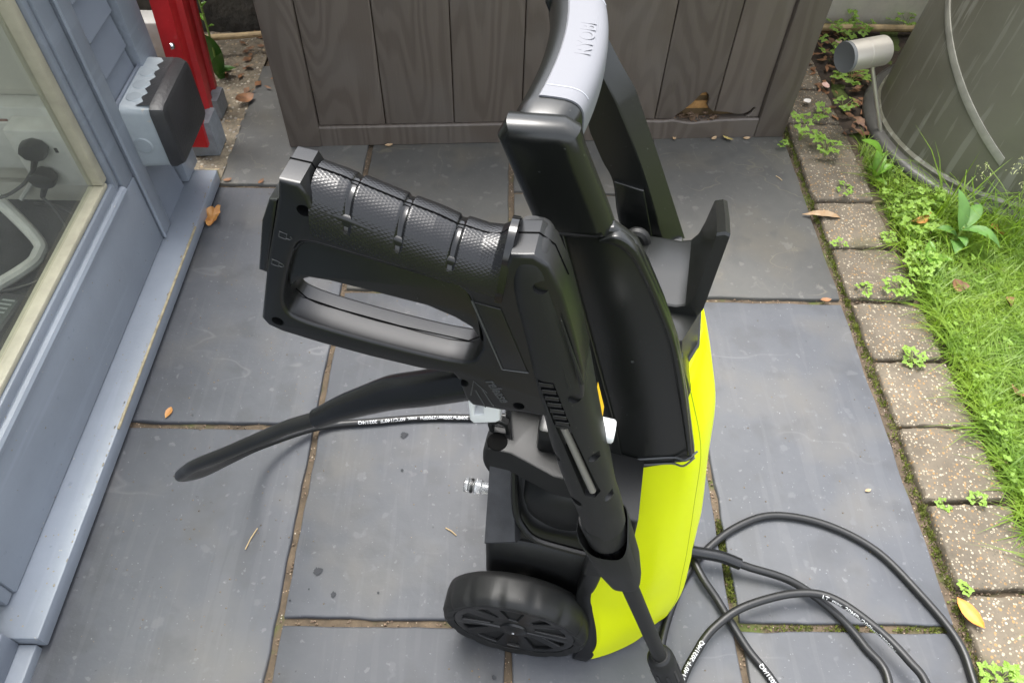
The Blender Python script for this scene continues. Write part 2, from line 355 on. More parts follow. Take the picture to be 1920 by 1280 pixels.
def lathe(prof, c, axis='z', seg=32, name='lathe', rmod=None):
    """prof: (r, h) list; axis along which h runs"""
    secs = []
    for r, h in prof:
        s = []
        for k in range(seg):
            a = 2 * math.pi * k / seg; rr = r * (rmod(a, h) if rmod else 1)
            x, y = rr * math.cos(a), rr * math.sin(a)
            s.append({'z': (c[0] + x, c[1] + y, c[2] + h), 'y': (c[0] + x, c[1] + h, c[2] + y), 'x': (c[0] + h, c[1] + x, c[2] + y)}[axis])
        secs.append(s)
    return loft(secs, True, True, name)
def ear_prism(outer, holes, y0, y1, bev=.0015, name='prism', res=2):
    """rounded-edge plate: outline(s) in the (x, z) plane, thickness along y (2-D curve with bevel, turned to a mesh)"""
    cu = bpy.data.curves.new(name + '_c', 'CURVE'); cu.dimensions = '2D'; cu.fill_mode = 'BOTH'
    for pts in [outer] + list(holes):
        sp = cu.splines.new('POLY'); sp.points.add(len(pts) - 1); sp.use_cyclic_u = True
        for p, q in zip(sp.points, pts): p.co = (q[0], q[1], 0, 1)
    t = abs(y1 - y0); cu.extrude = max(t / 2 - bev, 1e-5); cu.bevel_depth = bev; cu.bevel_resolution = res; cu.offset = -bev
    o = bpy.data.objects.new('tmp', cu); COL.objects.link(o)
    dg = bpy.context.evaluated_depsgraph_get(); me = bpy.data.meshes.new_from_object(o.evaluated_get(dg))
    bpy.data.objects.remove(o); bpy.data.curves.remove(cu)
    yc = (y0 + y1) / 2
    co = np.empty(len(me.vertices) * 3); me.vertices.foreach_get('co', co); co = co.reshape(-1, 3)
    co = np.stack([co[:, 0], yc - co[:, 2], co[:, 1]], 1)
    me.vertices.foreach_set('co', co.ravel()); me.update(); me.name = name; me.materials.clear()
    bm = bmesh.new(); bm.from_mesh(me); bmesh.ops.remove_doubles(bm, verts=bm.verts[:], dist=1e-6); bmesh.ops.recalc_face_normals(bm, faces=bm.faces[:]); bm.to_mesh(me); bm.free()
    return me
def rnd(pts, n=4): return [tuple(p) for p in crom(pts, n, True)]
def text_mesh(s, size, name='text', shear=0., bold=0., align='LEFT', extrude=0.):
    cu = bpy.data.curves.new('txt', 'FONT'); cu.body = s; cu.size = size; cu.shear = shear; cu.offset = bold; cu.align_x = align; cu.resolution_u = 3; cu.extrude = extrude
    o = bpy.data.objects.new('tmp', cu); COL.objects.link(o)
    dg = bpy.context.evaluated_depsgraph_get(); me = bpy.data.meshes.new_from_object(o.evaluated_get(dg))
    bpy.data.objects.remove(o); bpy.data.curves.remove(cu); me.materials.clear(); me.name = name
    return me
def remap(me, fn):
    for v in me.vertices: v.co = fn(v.co)
    me.update(); return me
def boolean(me, cutters):
    o = bpy.data.objects.new('tmpb', me); COL.objects.link(o)
    cs = []
    for c in cutters:
        k = bpy.data.objects.new('tmpc', c); COL.objects.link(k); cs.append(k)
        md = o.modifiers.new('b', 'BOOLEAN'); md.operation = 'DIFFERENCE'; md.object = k; md.solver = 'EXACT'
    dg = bpy.context.evaluated_depsgraph_get(); r = bpy.data.meshes.new_from_object(o.evaluated_get(dg))
    for k in cs: bpy.data.objects.remove(k)
    bpy.data.objects.remove(o); r.materials.clear(); return r
def bevel_poly(pts_xy, z0, z1, bev=.003, jit=0., step=None, name='slab'):
    """a flat stone: polygon in plan, bevelled top arris, slightly ragged edge"""
    P = []
    n = len(pts_xy)
    for i in range(n):
        a = np.array(pts_xy[i]); b = np.array(pts_xy[(i + 1) % n]); L = np.linalg.norm(b - a); k = max(1, int(L / step)) if step else 1
        for j in range(k): P.append(a + (b - a) * j / k)
    c = np.mean(P, 0)
    J = [p + (rng.normal(0, jit, 2) if jit else 0) for p in P]
    rings = []
    for (ins, z) in ((0, z0), (0, z1 - bev), (bev * .45, z1 - bev * .25), (bev * 1.2, z1)):
        rings.append([tuple(p + (c - p) / np.linalg.norm(c - p) * ins) + (z,) for p in J])
    return loft(rings, True, True, name)

# ------------------------------------------------------------------ setting: ground, patio, edging
gr = meta(link('ground', pymesh('ground', [(-40, -40, -.05), (40, -40, -.05), (40, 60, -.05), (-40, 60, -.05)], [(0, 1, 2, 3)]), 'soil'), 'dark bare soil under the garden', kind='structure')

def relief(x0, x1, y0, y1, z, amp, step, name, scale=40):
    nx, ny = int((x1 - x0) / step) + 1, int((y1 - y0) / step) + 1
    V = []; F = []
    for j in range(ny + 1):
        for i in range(nx + 1):
            x = x0 + (x1 - x0) * i / nx; y = y0 + (y1 - y0) * j / ny
            V.append((x, y, z + amp * noise.noise(Vector((x * scale, y * scale, 3)))))
    for j in range(ny):
        for i in range(nx):
            a = j * (nx + 1) + i; F.append((a, a + 1, a + nx + 2, a + nx + 1))
    return pymesh(name, V, F)
patio = meta(link('patio', relief(-.72, .665, -.6, 1.75, -.0075, .004, .012, 'patio_bed'), 'mortar'), 'slate paved patio with sandy brown mortar joints', kind='structure')
XL = [-.64, -.2935, .0187, .3325, .641]
J = .0055
def slab(x0, x1, y0, y1, m='slate', dz=0.):
    j = lambda: J + random.uniform(-.0012, .0012)
    pts = [(x0 + j(), y0 + j()), (x1 - j(), y0 + j()), (x1 - j(), y1 - j()), (x0 + j(), y1 - j())]
    return link('paving_slab', bevel_poly(pts, -.03, dz, .0025, .0007, .03, 'paving_slab'), m, patio, ang=50)
for (y0, y1, m_) in ((-.57, .03, 'slate'), (.03, .631, 'slate'), (.631, 1.212, 'slate'), (1.212, 1.66, 'slate_rear')): slab(XL[0] + .04 if y1 > 1.3 else XL[0], XL[1], y0, y1, m_, random.uniform(-.001, .001))
for (y0, y1, m_) in ((-.28, .324, 'slate'), (.324, .928, 'slate'), (.928, 1.53, 'slate_rear')): slab(XL[1], XL[2], y0, y1, m_, random.uniform(-.001, .001))
for (y0, y1, m_) in ((.0, .61, 'slate'), (.61, 1.21, 'slate_rear'), (1.21, 1.7, 'slate_rear'), (-.6, .0, 'slate')): slab(XL[2], XL[3], y0, y1, m_, random.uniform(-.001, .001))
for (y0, y1, m_) in ((-.28, .324, 'slate'), (.324, .921, 'slate'), (.921, 1.52, 'slate_rear')): slab(XL[3], XL[4], y0, y1, m_, random.uniform(-.001, .001))

edging = meta(link('paver_edging', relief(.641, .81, -.3, 1.75, -.009, .006, .01, 'edging_bed', 60), 'mortar'), 'row of speckled buff concrete setts edging the patio', kind='structure')
def paver_mesh(seed):
    r = np.random.default_rng(seed); n = 9; w, h = .1285, .131
    base = []
    for (ax, ay, bx, by) in ((-1, -1, 1, -1), (1, -1, 1, 1), (1, 1, -1, 1), (-1, 1, -1, -1)):
        for k in range(n):
            t = k / n; base.append(np.array(((ax + (bx - ax) * t) * w / 2, (ay + (by - ay) * t) * h / 2)))
    J_ = []
    for p in base:
        q = p * (1 - .035 * (abs(p[0]) / (w / 2) * abs(p[1]) / (h / 2)) ** 6); J_.append(q + r.normal(0, .0009, 2))
    rings = []
    for s, z in ((1., -.04), (1., -.006), (.985, -.002), (.955, .0005), (.6, .0012), (.2, .0015)):
        rings.append([(p[0] * s, p[1] * s, z + (r.normal(0, .0004) if z > -.03 else 0)) for p in J_])
    return loft(rings, True, True, 'paver')
for k, y in enumerate([1.675, 1.535, 1.40, 1.268, 1.13, .994, .852, .716, .582, .445, .306, .17, .03, -.11]):
    o = link('paver', paver_mesh(k), 'paver', edging, (.7185 + random.uniform(-.002, .002), y - .002, .006 + random.uniform(-.002, .002)), ang=50)
    o.rotation_euler = (R(random.uniform(-.6, .6)), R(random.uniform(-.6, .6)), R(random.uniform(-.7, .7)))

lawn_bed = meta(link('lawn', relief(.80, 6., -6., 2.2, -.008, .012, .06, 'lawn', 14), mat('lawn_soil', (.075, .11, .016), .9, vscale=30, col2=(.05, .055, .014), bump=1., bscale=120)), 'mossy lawn ground', kind='structure')
meta(link('lawn', relief(-3., .795, -6., -.62, -.02, .01, .12, 'bounce_lawn', 9), lawn_bed.data.materials[0]), 'unseen lawn added behind the camera for green bounce light', kind='structure')  # out of view, put in for the green light it throws back
foot = meta(link('footing_strip', relief(-.95, -.590, 1.2, 1.80, .0015, .006, .012, 'footing', 50), 'gravel'), 'pebbly concrete strip beside the garden room', kind='structure')
bed = meta(link('soil_bed', relief(.60, 1.3, 1.44, 1.93, -.004, .012, .02, 'soil_bed', 25), 'soil'), 'narrow bed of dark soil at the wall', kind='structure')

# ------------------------------------------------------------------ garden room at the left
FX = -.635
room = thing('garden_room', 'blue grey painted timber garden room with a glazed door, at the left', 'garden room', (FX, .9, 0))
def rpart(name, me, m, ang=35, par=None): return link(name, remap(me, lambda c: Vector((c.x - FX, c.y - .9, c.z))), m, par or room, ang=ang)
sill = rpart('sill', box(-.66, -.586, .287, 1.218, .006, .036, .003), 'paint')
link('worn_edge', box(-.588 - FX, -.5842 - FX, .60 - .9, 1.05 - .9, .0335, .0368, .0008), 'bare', sill)
link('worn_end', box(-.612 - FX, -.5845 - FX, 1.2165 - .9, 1.2205 - .9, .008, .0366, .001), 'bare', sill)
rpart('lower_sill', box(-.70, -.596, -.4, .2865, -.01, .016, .003), 'paint')
rpart('lower_frame', box(-.70, -.618, -.4, .2868, .016, .06, .003), 'paint2')
V = []; F = []
for _ in range(130):
    k = random.random()
    if k < .45: c = (random.uniform(-.592, -.587), random.uniform(.3, 1.2), .0362); du, dv = (1, 0, 0), (0, 1, 0)
    elif k < .7: c = (random.uniform(-.63, -.592), random.uniform(.3, 1.2), .0362); du, dv = (1, 0, 0), (0, 1, 0)
    elif k < .9: c = (FX - .0004, random.uniform(.35, 1.0), random.uniform(.04, .18)); du, dv = (0, 1, 0), (0, 0, 1)
    else: c = (FX - .0039, random.uniform(.4, .96), random.uniform(.196, .212)); du, dv = (0, 1, 0), (0, 0, 1)
    r_ = random.uniform(.0006, .0016); st_ = random.uniform(1, 3.5) if k < .45 else 1.; a_ = random.uniform(0, 6.28); n = len(V)
    for t in (0, 1.1, 2.3, 3.3, 4.2, 5.3): V.append(np.array(c) + np.array(du) * r_ * random.uniform(.6, 1.2) * math.cos(t + a_ * (st_ < 1.5)) + np.array(dv) * r_ * st_ * random.uniform(.6, 1.2) * math.sin(t + a_ * (st_ < 1.5)) - np.array((FX, .9, 0)))
    F.append(tuple(range(n, n + 6)))
meta(link('paint_chips', pymesh('paint_chips', V, F), mat('chip', (.34, .30, .22), .8, vscale=400, col2=(.10, .085, .07)), room, ang=None), kind='stuff')
# door leaf
door = rpart('door', box(-.685, FX - .001, .345, 1.015, .037, .185, .003), 'paint')
def dpart(name, me, m, ang=35): return link(name, remap(me, lambda c: Vector((c.x - FX, c.y - .9, c.z))), m, door, ang=ang)
dpart('rail_end', box(-.683, FX - .0035, .327, .3445, .040, .184, .003), 'paint')
dpart('door_stile', box(-.685, FX - .002, .9745, 1.014, .186, 2.0, .003), 'paint')
dpart('rail_moulding', tube([(FX - .004, .30, .1905), (FX - .004, .9725, .1905)], .0085, 10), 'paint')
dpart('rail_lip', box(-.672, FX - .008, .30, .9735, .1862, .2135, .004), 'paint')
dpart('stile_lip', box(-.672, FX - .006, .9605, .974, .2, 2.0, .004), 'paint')
dpart('glazing_bead', box(-.674, FX - .0125, .30, .9535, .2138, .2235, .003), 'bead')
dpart('glazing_bead', box(-.674, FX - .0125, .9415, .9602, .2242, 2.0, .003), 'bead')
dpart('glass_pane', box(-.667, -.664, .20, .9415, .2137, 2.0, 0), 'glass', None)
# jamb and short shiplap boards
rpart('jamb', box(-.70, FX + .002, 1.017, 1.056, .037, 2.0, .003), 'paint')
rpart('jamb_bead', tube([(FX + .003, 1.0165, .04), (FX + .003, 1.0165, 2.0)], .003, 8), 'paint')
z = .03; k = 0
while z < 1.9:
    h = .0615
    bm = bmesh.new(); vs = bbox_bm(bm, -.68, FX - .004, 1.066, 1.168, z, z + h - .0012)
    for v in bm.verts:
        if v.co.z > z + .03 and v.co.x > -.66: v.co.x -= .0075
        v.co.y += random.uniform(-.0012, .0012)
    bmesh.ops.bevel(bm, geom=bm.edges[:], offset=.0014, segments=1, affect='EDGES')
    rpart('cladding_board', frombm('cladding_board', bm), 'paint2'); z += h; k += 1
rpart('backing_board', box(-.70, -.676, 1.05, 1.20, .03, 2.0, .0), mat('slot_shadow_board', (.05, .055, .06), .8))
rpart('corner_board', box(-.70, FX + .004, 1.176, 1.243, .037, 2.0, .003), 'paint')
rpart('side_wall', box(-1.6, -.66, 1.2, 1.235, .0, 2.0, .0), 'paint2')
rpart('door_frame', box(-.71, FX + .0, -.6, .30, .06, 2.0, .003), 'paint')
# interior
rpart('room_floor', box(-2.2, -.687, -.6, 1.19, .0, .03, .0), 'carpet')
rpart('room_wall', box(-2.2, -.702, 1.135, 1.19, .031, 2.0, .0), 'room')
rpart('rear_wall', box(-2.25, -2.2, -.6, 1.19, .0, 2.0, .0), 'room')
rpart('unseen_glass_roof', box(-2.25, -.60, -.62, 1.24, 2.0, 2.01, .0), 'glass', None)  # out of view; made of glass so daylight reaches the interior
rpart('wall_panel', box(-2.2, -.703, 1.126, 1.1345, .275, .56, .002), 'room')
rpart('wall_panel', box(-2.2, -.703, 1.126, 1.1345, .562, 1.2, .002), 'room')
rpart('skirting', box(-2.2, -.703, 1.12, 1.1345, .0305, .075, .003), 'room')
trunk = rpart('dado_trunking', box(-2.2, -.715, 1.095, 1.1345, .175, .262, .004), 'offwhite')
for (x, z) in ((-.955, .235), (-.93, .235), (-.868, .235)):
    link('switch_rocker', box(x - FX - .009, x - FX + .009, 1.0925 - .9, 1.0955 - .9, z - .0035, z + .0035, .0007), mat('red_rocker', (.16, .06, .04), .4), trunk)
socket = thing('extension_block', 'white cube extension block holding two black plugs, behind the glass', 'extension block', (-.79, 1.10, .185))
link('block_body', box(-.06, .045, -.045, .02, -.06, .06, .005), 'offwhite', socket)
link('socket_plate', box(-.20, -.062, -.012, .02, -.05, .05, .004), 'offwhite', socket)
for sx, sz in ((-.145, .025), (-.165, -.0), (-.125, 0), (-.145, -.03), (.015, .02)):
    link('pin_slot', box(sx - .003, sx + .003, -.0135 if sx < -.06 else -.0458, -.0105 if sx < -.06 else -.044, sz - .005, sz + .005, .0005), 'black_dark', socket)
def plug(loc, label, cable):
    t = thing('power_plug', label, 'plug', loc)
    prof = [(.013, -.010), (.019, -.0085), (.0205, -.002), (.0205, .010), (.019, .014)]
    me = lathe(prof, (0, 0, 0), 'y', 8); remap(me, lambda c: Vector((c.x * 1.15, c.y, c.z * .9)))
    link('plug_body', me, 'tar', t, ang=50)
    link('flex_relief', tube([(-.004, -.002, -.017), (-.012, -.002, -.03), (-.018, -.003, -.04)], [.006, .005, .004], 8), 'tar', t)
    link('flex', tube(crom(cable, 6), .0032, 8), 'tar', t)
plug((-.805, 1.040, .214), 'upper black three pin plug in the white extension block', [(-.018, -.003, -.04), (-.05, -.01, -.07), (-.10, -.02, -.09), (-.18, -.02, -.085), (-.3, -.0, -.08)])
plug((-.815, 1.038, .155), 'lower black three pin plug hanging its lead to the floor', [(-.018, -.003, -.04), (.005, -.02, -.06), (.03, -.05, -.118), (.05, -.09, -.120), (.04, -.15, -.121), (.0, -.18, -.121), (-.06, -.17, -.121), (-.16, -.16, -.121)])
leg = thing('chair_base', 'bent white tubular chair leg standing on the dark carpet', 'chair', (-.88, .99, .03))
link('leg', tube(crom([(-.15, .12, .20), (-.06, .06, .10), (.025, .0, .028), (.035, -.03, .014), (.02, -.07, .012), (-.06, -.17, .012), (-.16, -.30, .012)], 6), .0115, 10), 'offwhite', leg)
link('leg', tube([(-.05, .11, .02), (.0, .14, .07), (.04, .165, .12)], .0045, 8), 'offwhite', leg)
pa = thing('power_adapter', 'black laptop adapter with a printed label on the carpet inside', 'power adapter', (-.845, .80, .031), R(-8))
link('adapter_body', box(-.022, .022, -.055, .055, 0, .026, .004), 'tar', pa)
lb = link('printed_label', box(-.015, .016, -.03, .04, .0262, .0268, 0), mat('adapter_label', (.05, .06, .055), .5), pa)
for i in range(5): link('printed_line', box(-.012, random.uniform(.0, .012), .036 - i * .009, .0395 - i * .009, .0269, .0272, 0), mat('label_ink', (.25, .27, .26), .6) if i == 0 else bpy.data.materials['label_ink'], lb)
link('barcode', box(-.013, .013, -.026, -.012, .0269, .0272, 0), mat('barcode', (.4, .41, .4), .6), lb)
meta(link('black_cable', tube(crom([(-.98, .93, .036), (-.90, .88, .036), (-.83, .90, .036), (-.79, .98, .036), (-.80, 1.05, .04), (-.84, 1.07, .06), (-.9, 1.09, .05)], 8), .003, 8), 'tar'), 'thin black lead looping over the carpet behind the glass', 'cable')

# junction box
jb = thing('junction_box', 'grey square junction box with its lid smeared in black, on the painted boards', 'junction box', (FX - .002, 1.135, .232))
bw, bh, bd = .082, .062, .036
def jsec(x, s, cut=.012):
    a, b = bw * s, bh * s; c = cut
    pts = [(-a + c, -b), (a - c, -b), (a - c * .3, -b + c * .3), (a, -b + c), (a, b - c), (a - c * .3, b - c * .3), (a - c, b), (-a + c, b), (-a + c * .3, b - c * .3), (-a, b - c), (-a, -b + c), (-a + c * .3, -b + c * .3)]
    return [(x, p[0], p[1]) for p in pts]
link('box_body', loft([jsec(.003, 1.02), jsec(.006, 1.), jsec(.050, .97), jsec(.051, .99)], True, True), 'jbox', jb, ang=40)
lid = link('lid', loft([jsec(.0512, 1.0), jsec(.060, .99), jsec(.071, .93), jsec(.0745, .86)], True, True), 'tar', jb, ang=30)
# ragged tongue of tar paint on the top of the box
tp = []
for i in range(13):
    y = -.072 + i * .012; d = .031 + (.0055 if i % 2 else -.002) + random.uniform(-.002, .002); tp.append((d, y))
V = [(d, y, bh * .985 + .0006) for d, y in tp] + [(.0512, y, bh * .985 + .0012) for d, y in tp]
link('tar_smear', pymesh('tar', V, [(i, i + 1, i + 14, i + 13) for i in range(12)]), 'tar', jb)
for y in (-.048, -.012, .024): link('knockout', lathe([(.0005, .002), (.0115, .002), (.0135, .0)], (.0185, y, bh * .985), 'z', 24), 'jbox', jb)
me = lathe([(.0005, -.0024), (.014, -.0022), (.0165, .0)], (.018, -bw * .985, -.012), 'y', 28); link('knockout', me, 'jbox', jb)
link('back_gasket', loft([jsec(-.002, 1.08), jsec(.0028, 1.08)], True, True), 'paint2', jb)

# red ladder stile with its plastic foot
lad = thing('ladder', 'red metal ladder stile standing on grey plastic feet behind the garden room', 'ladder', (-.640, 1.33, 0))
def chan(p0, p1, w, d, m, par, name):
    p0, p1 = np.array(p0), np.array(p1); t = p1 - p0
    prof = [(-w, -d), (-w * .55, -d), (-w * .42, -d * .4), (w * .42, -d * .4), (w * .55, -d), (w, -d), (w, d), (-w, d)]
    return link(name, loft([[(p0[0] + t[0] * s + b, p0[1] + t[1] * s + a, p0[2] + t[2] * s) for a, b in [(x, -y) for x, y in prof]] for s in (0, 1)], True, True), m, par, ang=25)
chan((.0, .0, .035), (.04, .17, 1.6), .040, .017, 'red', lad, 'stile')
link('foot', loft([[(x, y, zz) for x, y in ((-.024 * s, -.030 * s), (.03 * s, -.026 * s), (.03 * s, .03 * s), (-.024 * s, .034 * s))] for zz, s in ((.0, .85), (.004, 1.), (.05, 1.02), (.085, .95))], True, True), 'grey_foot', lad, ang=40)
link('foot', loft([[(x - .02, y + .13, zz) for x, y in ((-.024 * s, -.030 * s), (.024 * s, -.026 * s), (.024 * s, .026 * s), (-.024 * s, .03 * s))] for zz, s in ((.0, .85), (.004, 1.), (.05, 1.02))], True, True), 'grey_foot', lad, ang=40)
chan((-.022, .13, .03), (.02, .30, 1.6), .03, .012, 'red', lad, 'stile')
link('rivet', lathe([(.0005, .003), (.005, .002), (.0065, 0), (.0066, -.003)], (.0155, -.03, .26), 'x', 16), 'chrome', lad)

# things behind the garden room
meta(link('window_board', box(-.90, -.752, 1.60, 1.66, .045, .135, .006), 'offwhite'), 'off white stepped board end behind the red ladder', 'board')
meta(link('garden_wall', box(-1.6, .52, 1.86, 2.05, -.05, 1.4, .01), 'darkwall'), 'weathered dark rendered wall behind the brown storage box', 'wall')
meta(link('house_wall', remap(box(.53, 2.6, 1.905, 2.2, -.0, 1.5, .02), lambda c: c), 'cream'), 'cream rendered wall behind the compost bin', 'wall')
meta(link('bamboo_cane', tube([(-.95, 1.64, .06), (-.66, 1.70, .05), (-.42, 1.76, .045)], .007, 10), 'cane'), 'pale bamboo cane lying left of the brown storage box', 'cane')
meta(link('bamboo_cane', tube([(.72, 1.86, .02), (.9, 1.862, .022), (1.15, 1.87, .02)], .009, 10), 'cane'), 'pale bamboo cane lying under the cream wall', 'cane')
for nm in ('dead_leaf_litter',):
    V = []; F = []
    for i in range(190):
        if i < 45: c = np.array((random.uniform(-.68, -.46), random.uniform(1.5, 1.8), .008)); 
        else: c = np.array((random.uniform(.76, .90), random.uniform(1.42, 1.9), .008))
        a = random.uniform(0, 6.28); l = random.uniform(.006, .017); w = l * random.uniform(.3, .6); d = np.array((math.cos(a), math.sin(a), random.uniform(-.3, .3))); e = np.array((-math.sin(a), math.cos(a), random.uniform(-.4, .4)))
        n = len(V); V += [c - d * l, c + e * w, c + d * l, c - e * w]; F.append((n, n + 1, n + 2, n + 3))
    meta(link(nm, pymesh(nm, V, F), 'leaf_brown'), 'brown dead leaf litter in the soil', kind='stuff')

# ------------------------------------------------------------------ brown storage box
SB = thing('storage_box', 'dark brown wood effect resin garden storage box with a chewed hole at its foot', 'storage box', (-.46, 1.352, 0), math.atan2(.075, 1.077))
def sb(name, me, m='resin', par=None, ang=30): return link(name, me, m, par or SB, ang=ang)
sb('corner_post', box(-.008, .062, -.012, .05, .0, 1.0, .004))
sb('corner_post', box(1.03, 1.098, -.012, .05, .0, 1.0, .004))
# bottom rail with a slight slump by the hole
V = []; secs = []
for x in np.linspace(.0622, 1.0298, 60):
    dip = .006 * math.exp(-((x - .875) / .018) ** 2) + .003 * math.exp(-((x - .90) / .05) ** 2)
    r_ = random.uniform(-.0015, .0015) if .8 < x < .93 else 0
    secs.append([(x, -.009, .001), (x, -.009, .046 - dip + r_), (x, -.006, .049 - dip + r_), (x, .012, .049 - dip * .6), (x, .012, .001)])
sb('bottom_rail', loft(secs, True, True))
bx = [.0625, .205, .353, .50, .648, .795, .926, 1.0297]
def board(x0, x1, hole=None, name='board'):
    pts = [(x0 + .0008, .0495), (x1 - .0008, .0495), (x1 - .0008, 1.0), (x0 + .0008, 1.0)]
    if hole: pts = hole + pts[2:] if hole[0][0] < hole[-1][0] else hole
    return ear_prism(pts, [], -.003, .006, .0028, name, 2)
for i in range(7):
    x0, x1 = bx[i], bx[i + 1]
    h = None
    if i == 5: h = [(x0 + .0008, .0495), (.838, .0495), (.842, .058), (.855, .070), (.870, .086), (.880, .101), (.888, .112), (.896, .114), (.902, .108), (.906, .098), (.905, .083), (.912, .073), (.9252, .064)]
    if i == 6: h = [(x0 + .0008, .066), (.955, .063), (.975, .0575), (.993, .0575), (1.005, .064), (1.012, .074), (1.016, .0725), (1.010, .060), (1.003, .053), (.9995, .0495), (1.029, .0495)]
    sb('board', board(x0, x1, h))
sb('lining', box(.06, 1.03, .014, .024, .0, 1.0, 0), mat('box_inner', (.09, .055, .022), .8, var=.3, vscale=30, bump=.4))
sb('chewed_slat', box(.835, .925, .0105, .0138, .066, .085, .001), mat('chewed_wood', (.34, .18, .06), .8, var=.4, vscale=40))
sb('chewed_slat', box(.880, .905, .010, .0135, .098, .116, .002), bpy.data.materials['chewed_wood'])
V = []; F = []
for i in range(46):
    c = np.array((random.uniform(.835, .935), random.uniform(-.006, .008), random.uniform(.047, .060))); n = len(V)
    for k in range(4): V.append(c + rng.normal(0, .0035, 3) * (1.6, .8, 1))
    F += [(n, n + 1, n + 2), (n, n + 2, n + 3), (n, n + 3, n + 1)]
meta(sb('chewed_crumbs', pymesh('crumbs', V, F), mat('crumb', (.12, .075, .045), .9, var=.5, vscale=60), None, None), kind='stuff')
sb('side_panel', box(-.006, .004, .052, .62, .0, 1.0, .002))
sb('side_panel', box(1.088, 1.096, .052, .62, .0, 1.0, .002))
sb('back_panel', box(-.006, 1.096, .6205, .63, .0, 1.0, .002))
sb('lid', box(-.02, 1.11, -.03, .65, 1.001, 1.04, .01))

# ------------------------------------------------------------------ compost bin and spotlight
BC = (1.156, 1.44)
cb = thing('compost_bin', 'large black tapering plastic compost bin standing at the lawn corner', 'compost bin', (BC[0], BC[1], 0))
seg = 72
link('bin_body', lathe([(.296, .0), (.296, .03), (.290, .036), (.281, .20), (.268, .45), (.250, .70), (.236, .9), (.225, .92)], (0, 0, 0), 'z', seg), 'bin', cb, ang=40)
link('base_rim', lathe([(.297, .0), (.318, .0), (.3215, .006), (.320, .016), (.310, .021), (.2965, .022)], (0, 0, 0), 'z', seg), mat('bin_rim_plastic', (.060, .058, .052), .42, var=.3, vscale=12), cb, ang=60)
link('lid', lathe([(.05, .95), (.22, .94), (.235, .925), (.236, .90)], (0, 0, 0), 'z', seg), 'bin', cb)
def on_bin(a, z): 
    r = .2905 - (z - .036) / .164 * .009 if z < .2 else .281 - (z - .2) * .052
    return np.array((math.cos(a) * (r + .0006), math.sin(a) * (r + .0006), z))
seam = [on_bin(R(a), zz) for a, zz in zip(np.linspace(176, 236, 24), .31 - .20 * (np.linspace(0, 1, 24) ** 1.0))]
hb = []
for a, zz in zip(np.linspace(176, 236, 24), .31 - .20 * np.linspace(0, 1, 24)):
    p, q_ = on_bin(R(a), zz + .009), on_bin(R(a), zz - .009); o_ = np.array((math.cos(R(a)), math.sin(R(a)), 0))
    hb.append([p - o_ * .003, p + o_ * .0015, (p + q_) / 2 + o_ * .0028, q_ + o_ * .0015, q_ - o_ * .003])
link('hatch_edge', loft(hb, True, True), mat('bin_worn_band', (.24, .235, .20), .4, var=.2, vscale=30), cb)

SP = thing('garden_spotlight', 'stainless steel spike spotlight leaning in front of the black bin', 'garden light', (.848, 1.42, 0))
hd = np.array((-.093, .030, .190)); ax = np.array((.92, .34, -.02)); ax /= np.linalg.norm(ax)
# head: cylinder along ax, open lens end to the left
e1 = np.cross(ax, (0, 0, 1)); e1 /= np.linalg.norm(e1); e2 = np.cross(e1, ax)
def cyl(prof, c, name, m, par, seg=32, ang=30):
    return link(name, loft([[c + ax * h + r * (math.cos(t) * e1 + math.sin(t) * e2) for t in np.linspace(0, 2 * math.pi, seg, endpoint=False)] for r, h in prof], True, True), m, par, ang=ang)
head = cyl([(0.0260, -0.0415), (0.0283, -0.0464), (0.0309, -0.0464), (0.0309, 0.0000), (0.0304, 0.0005), (0.0309, 0.0010), (0.0309, 0.0500), (0.0295, 0.0519), (0.0012, 0.0519)], hd, 'lamp_head', 'steel', SP)
cyl([(0.0281, -0.0470), (0.0313, -0.0482), (0.0321, -0.0439), (0.0314, -0.0403), (0.0281, -0.0403)], hd, 'lens_ring', mat('grey_gasket', (.14, .145, .145), .6), SP)
cyl([(0.0265, -0.0421), (0.0265, -0.0403), (0.0195, -0.0366), (0.0183, -0.0317), (0.0012, -0.0311)], hd, 'lens', 'lens', SP)
st = hd + ax * .046 - np.array((0, 0, .030))
link('stem', tube([st + np.array((0, 0, .004)), st - np.array((.001, 0, .012)), (.006, .0, .02), (.007, 0, -.02)], [.0042, .0042, .0042, .003], 12), 'steel', SP)
link('knob', tube([st + np.array((.004, 0, .012)), st + np.array((.016, .0, .011))], .0035, 10), 'tar', SP)

# ------------------------------------------------------------------ pressure washer (local x: front, y: away, z: up)
WO, WZ = (.0247, .29, 0), R(-11)
PW = thing('pressure_washer', 'lime and black electric pressure washer standing on wheels on the slate patio', 'pressure washer', WO, WZ)
def pw(name, me, m, par=None, ang=35): return link(name, me, m, par or PW, ang=ang)
VCN = .13
def mir(me):
    me = me.copy()
    for v in me.vertices: v.co.y = 2 * VCN - v.co.y
    me.flip_normals(); return me

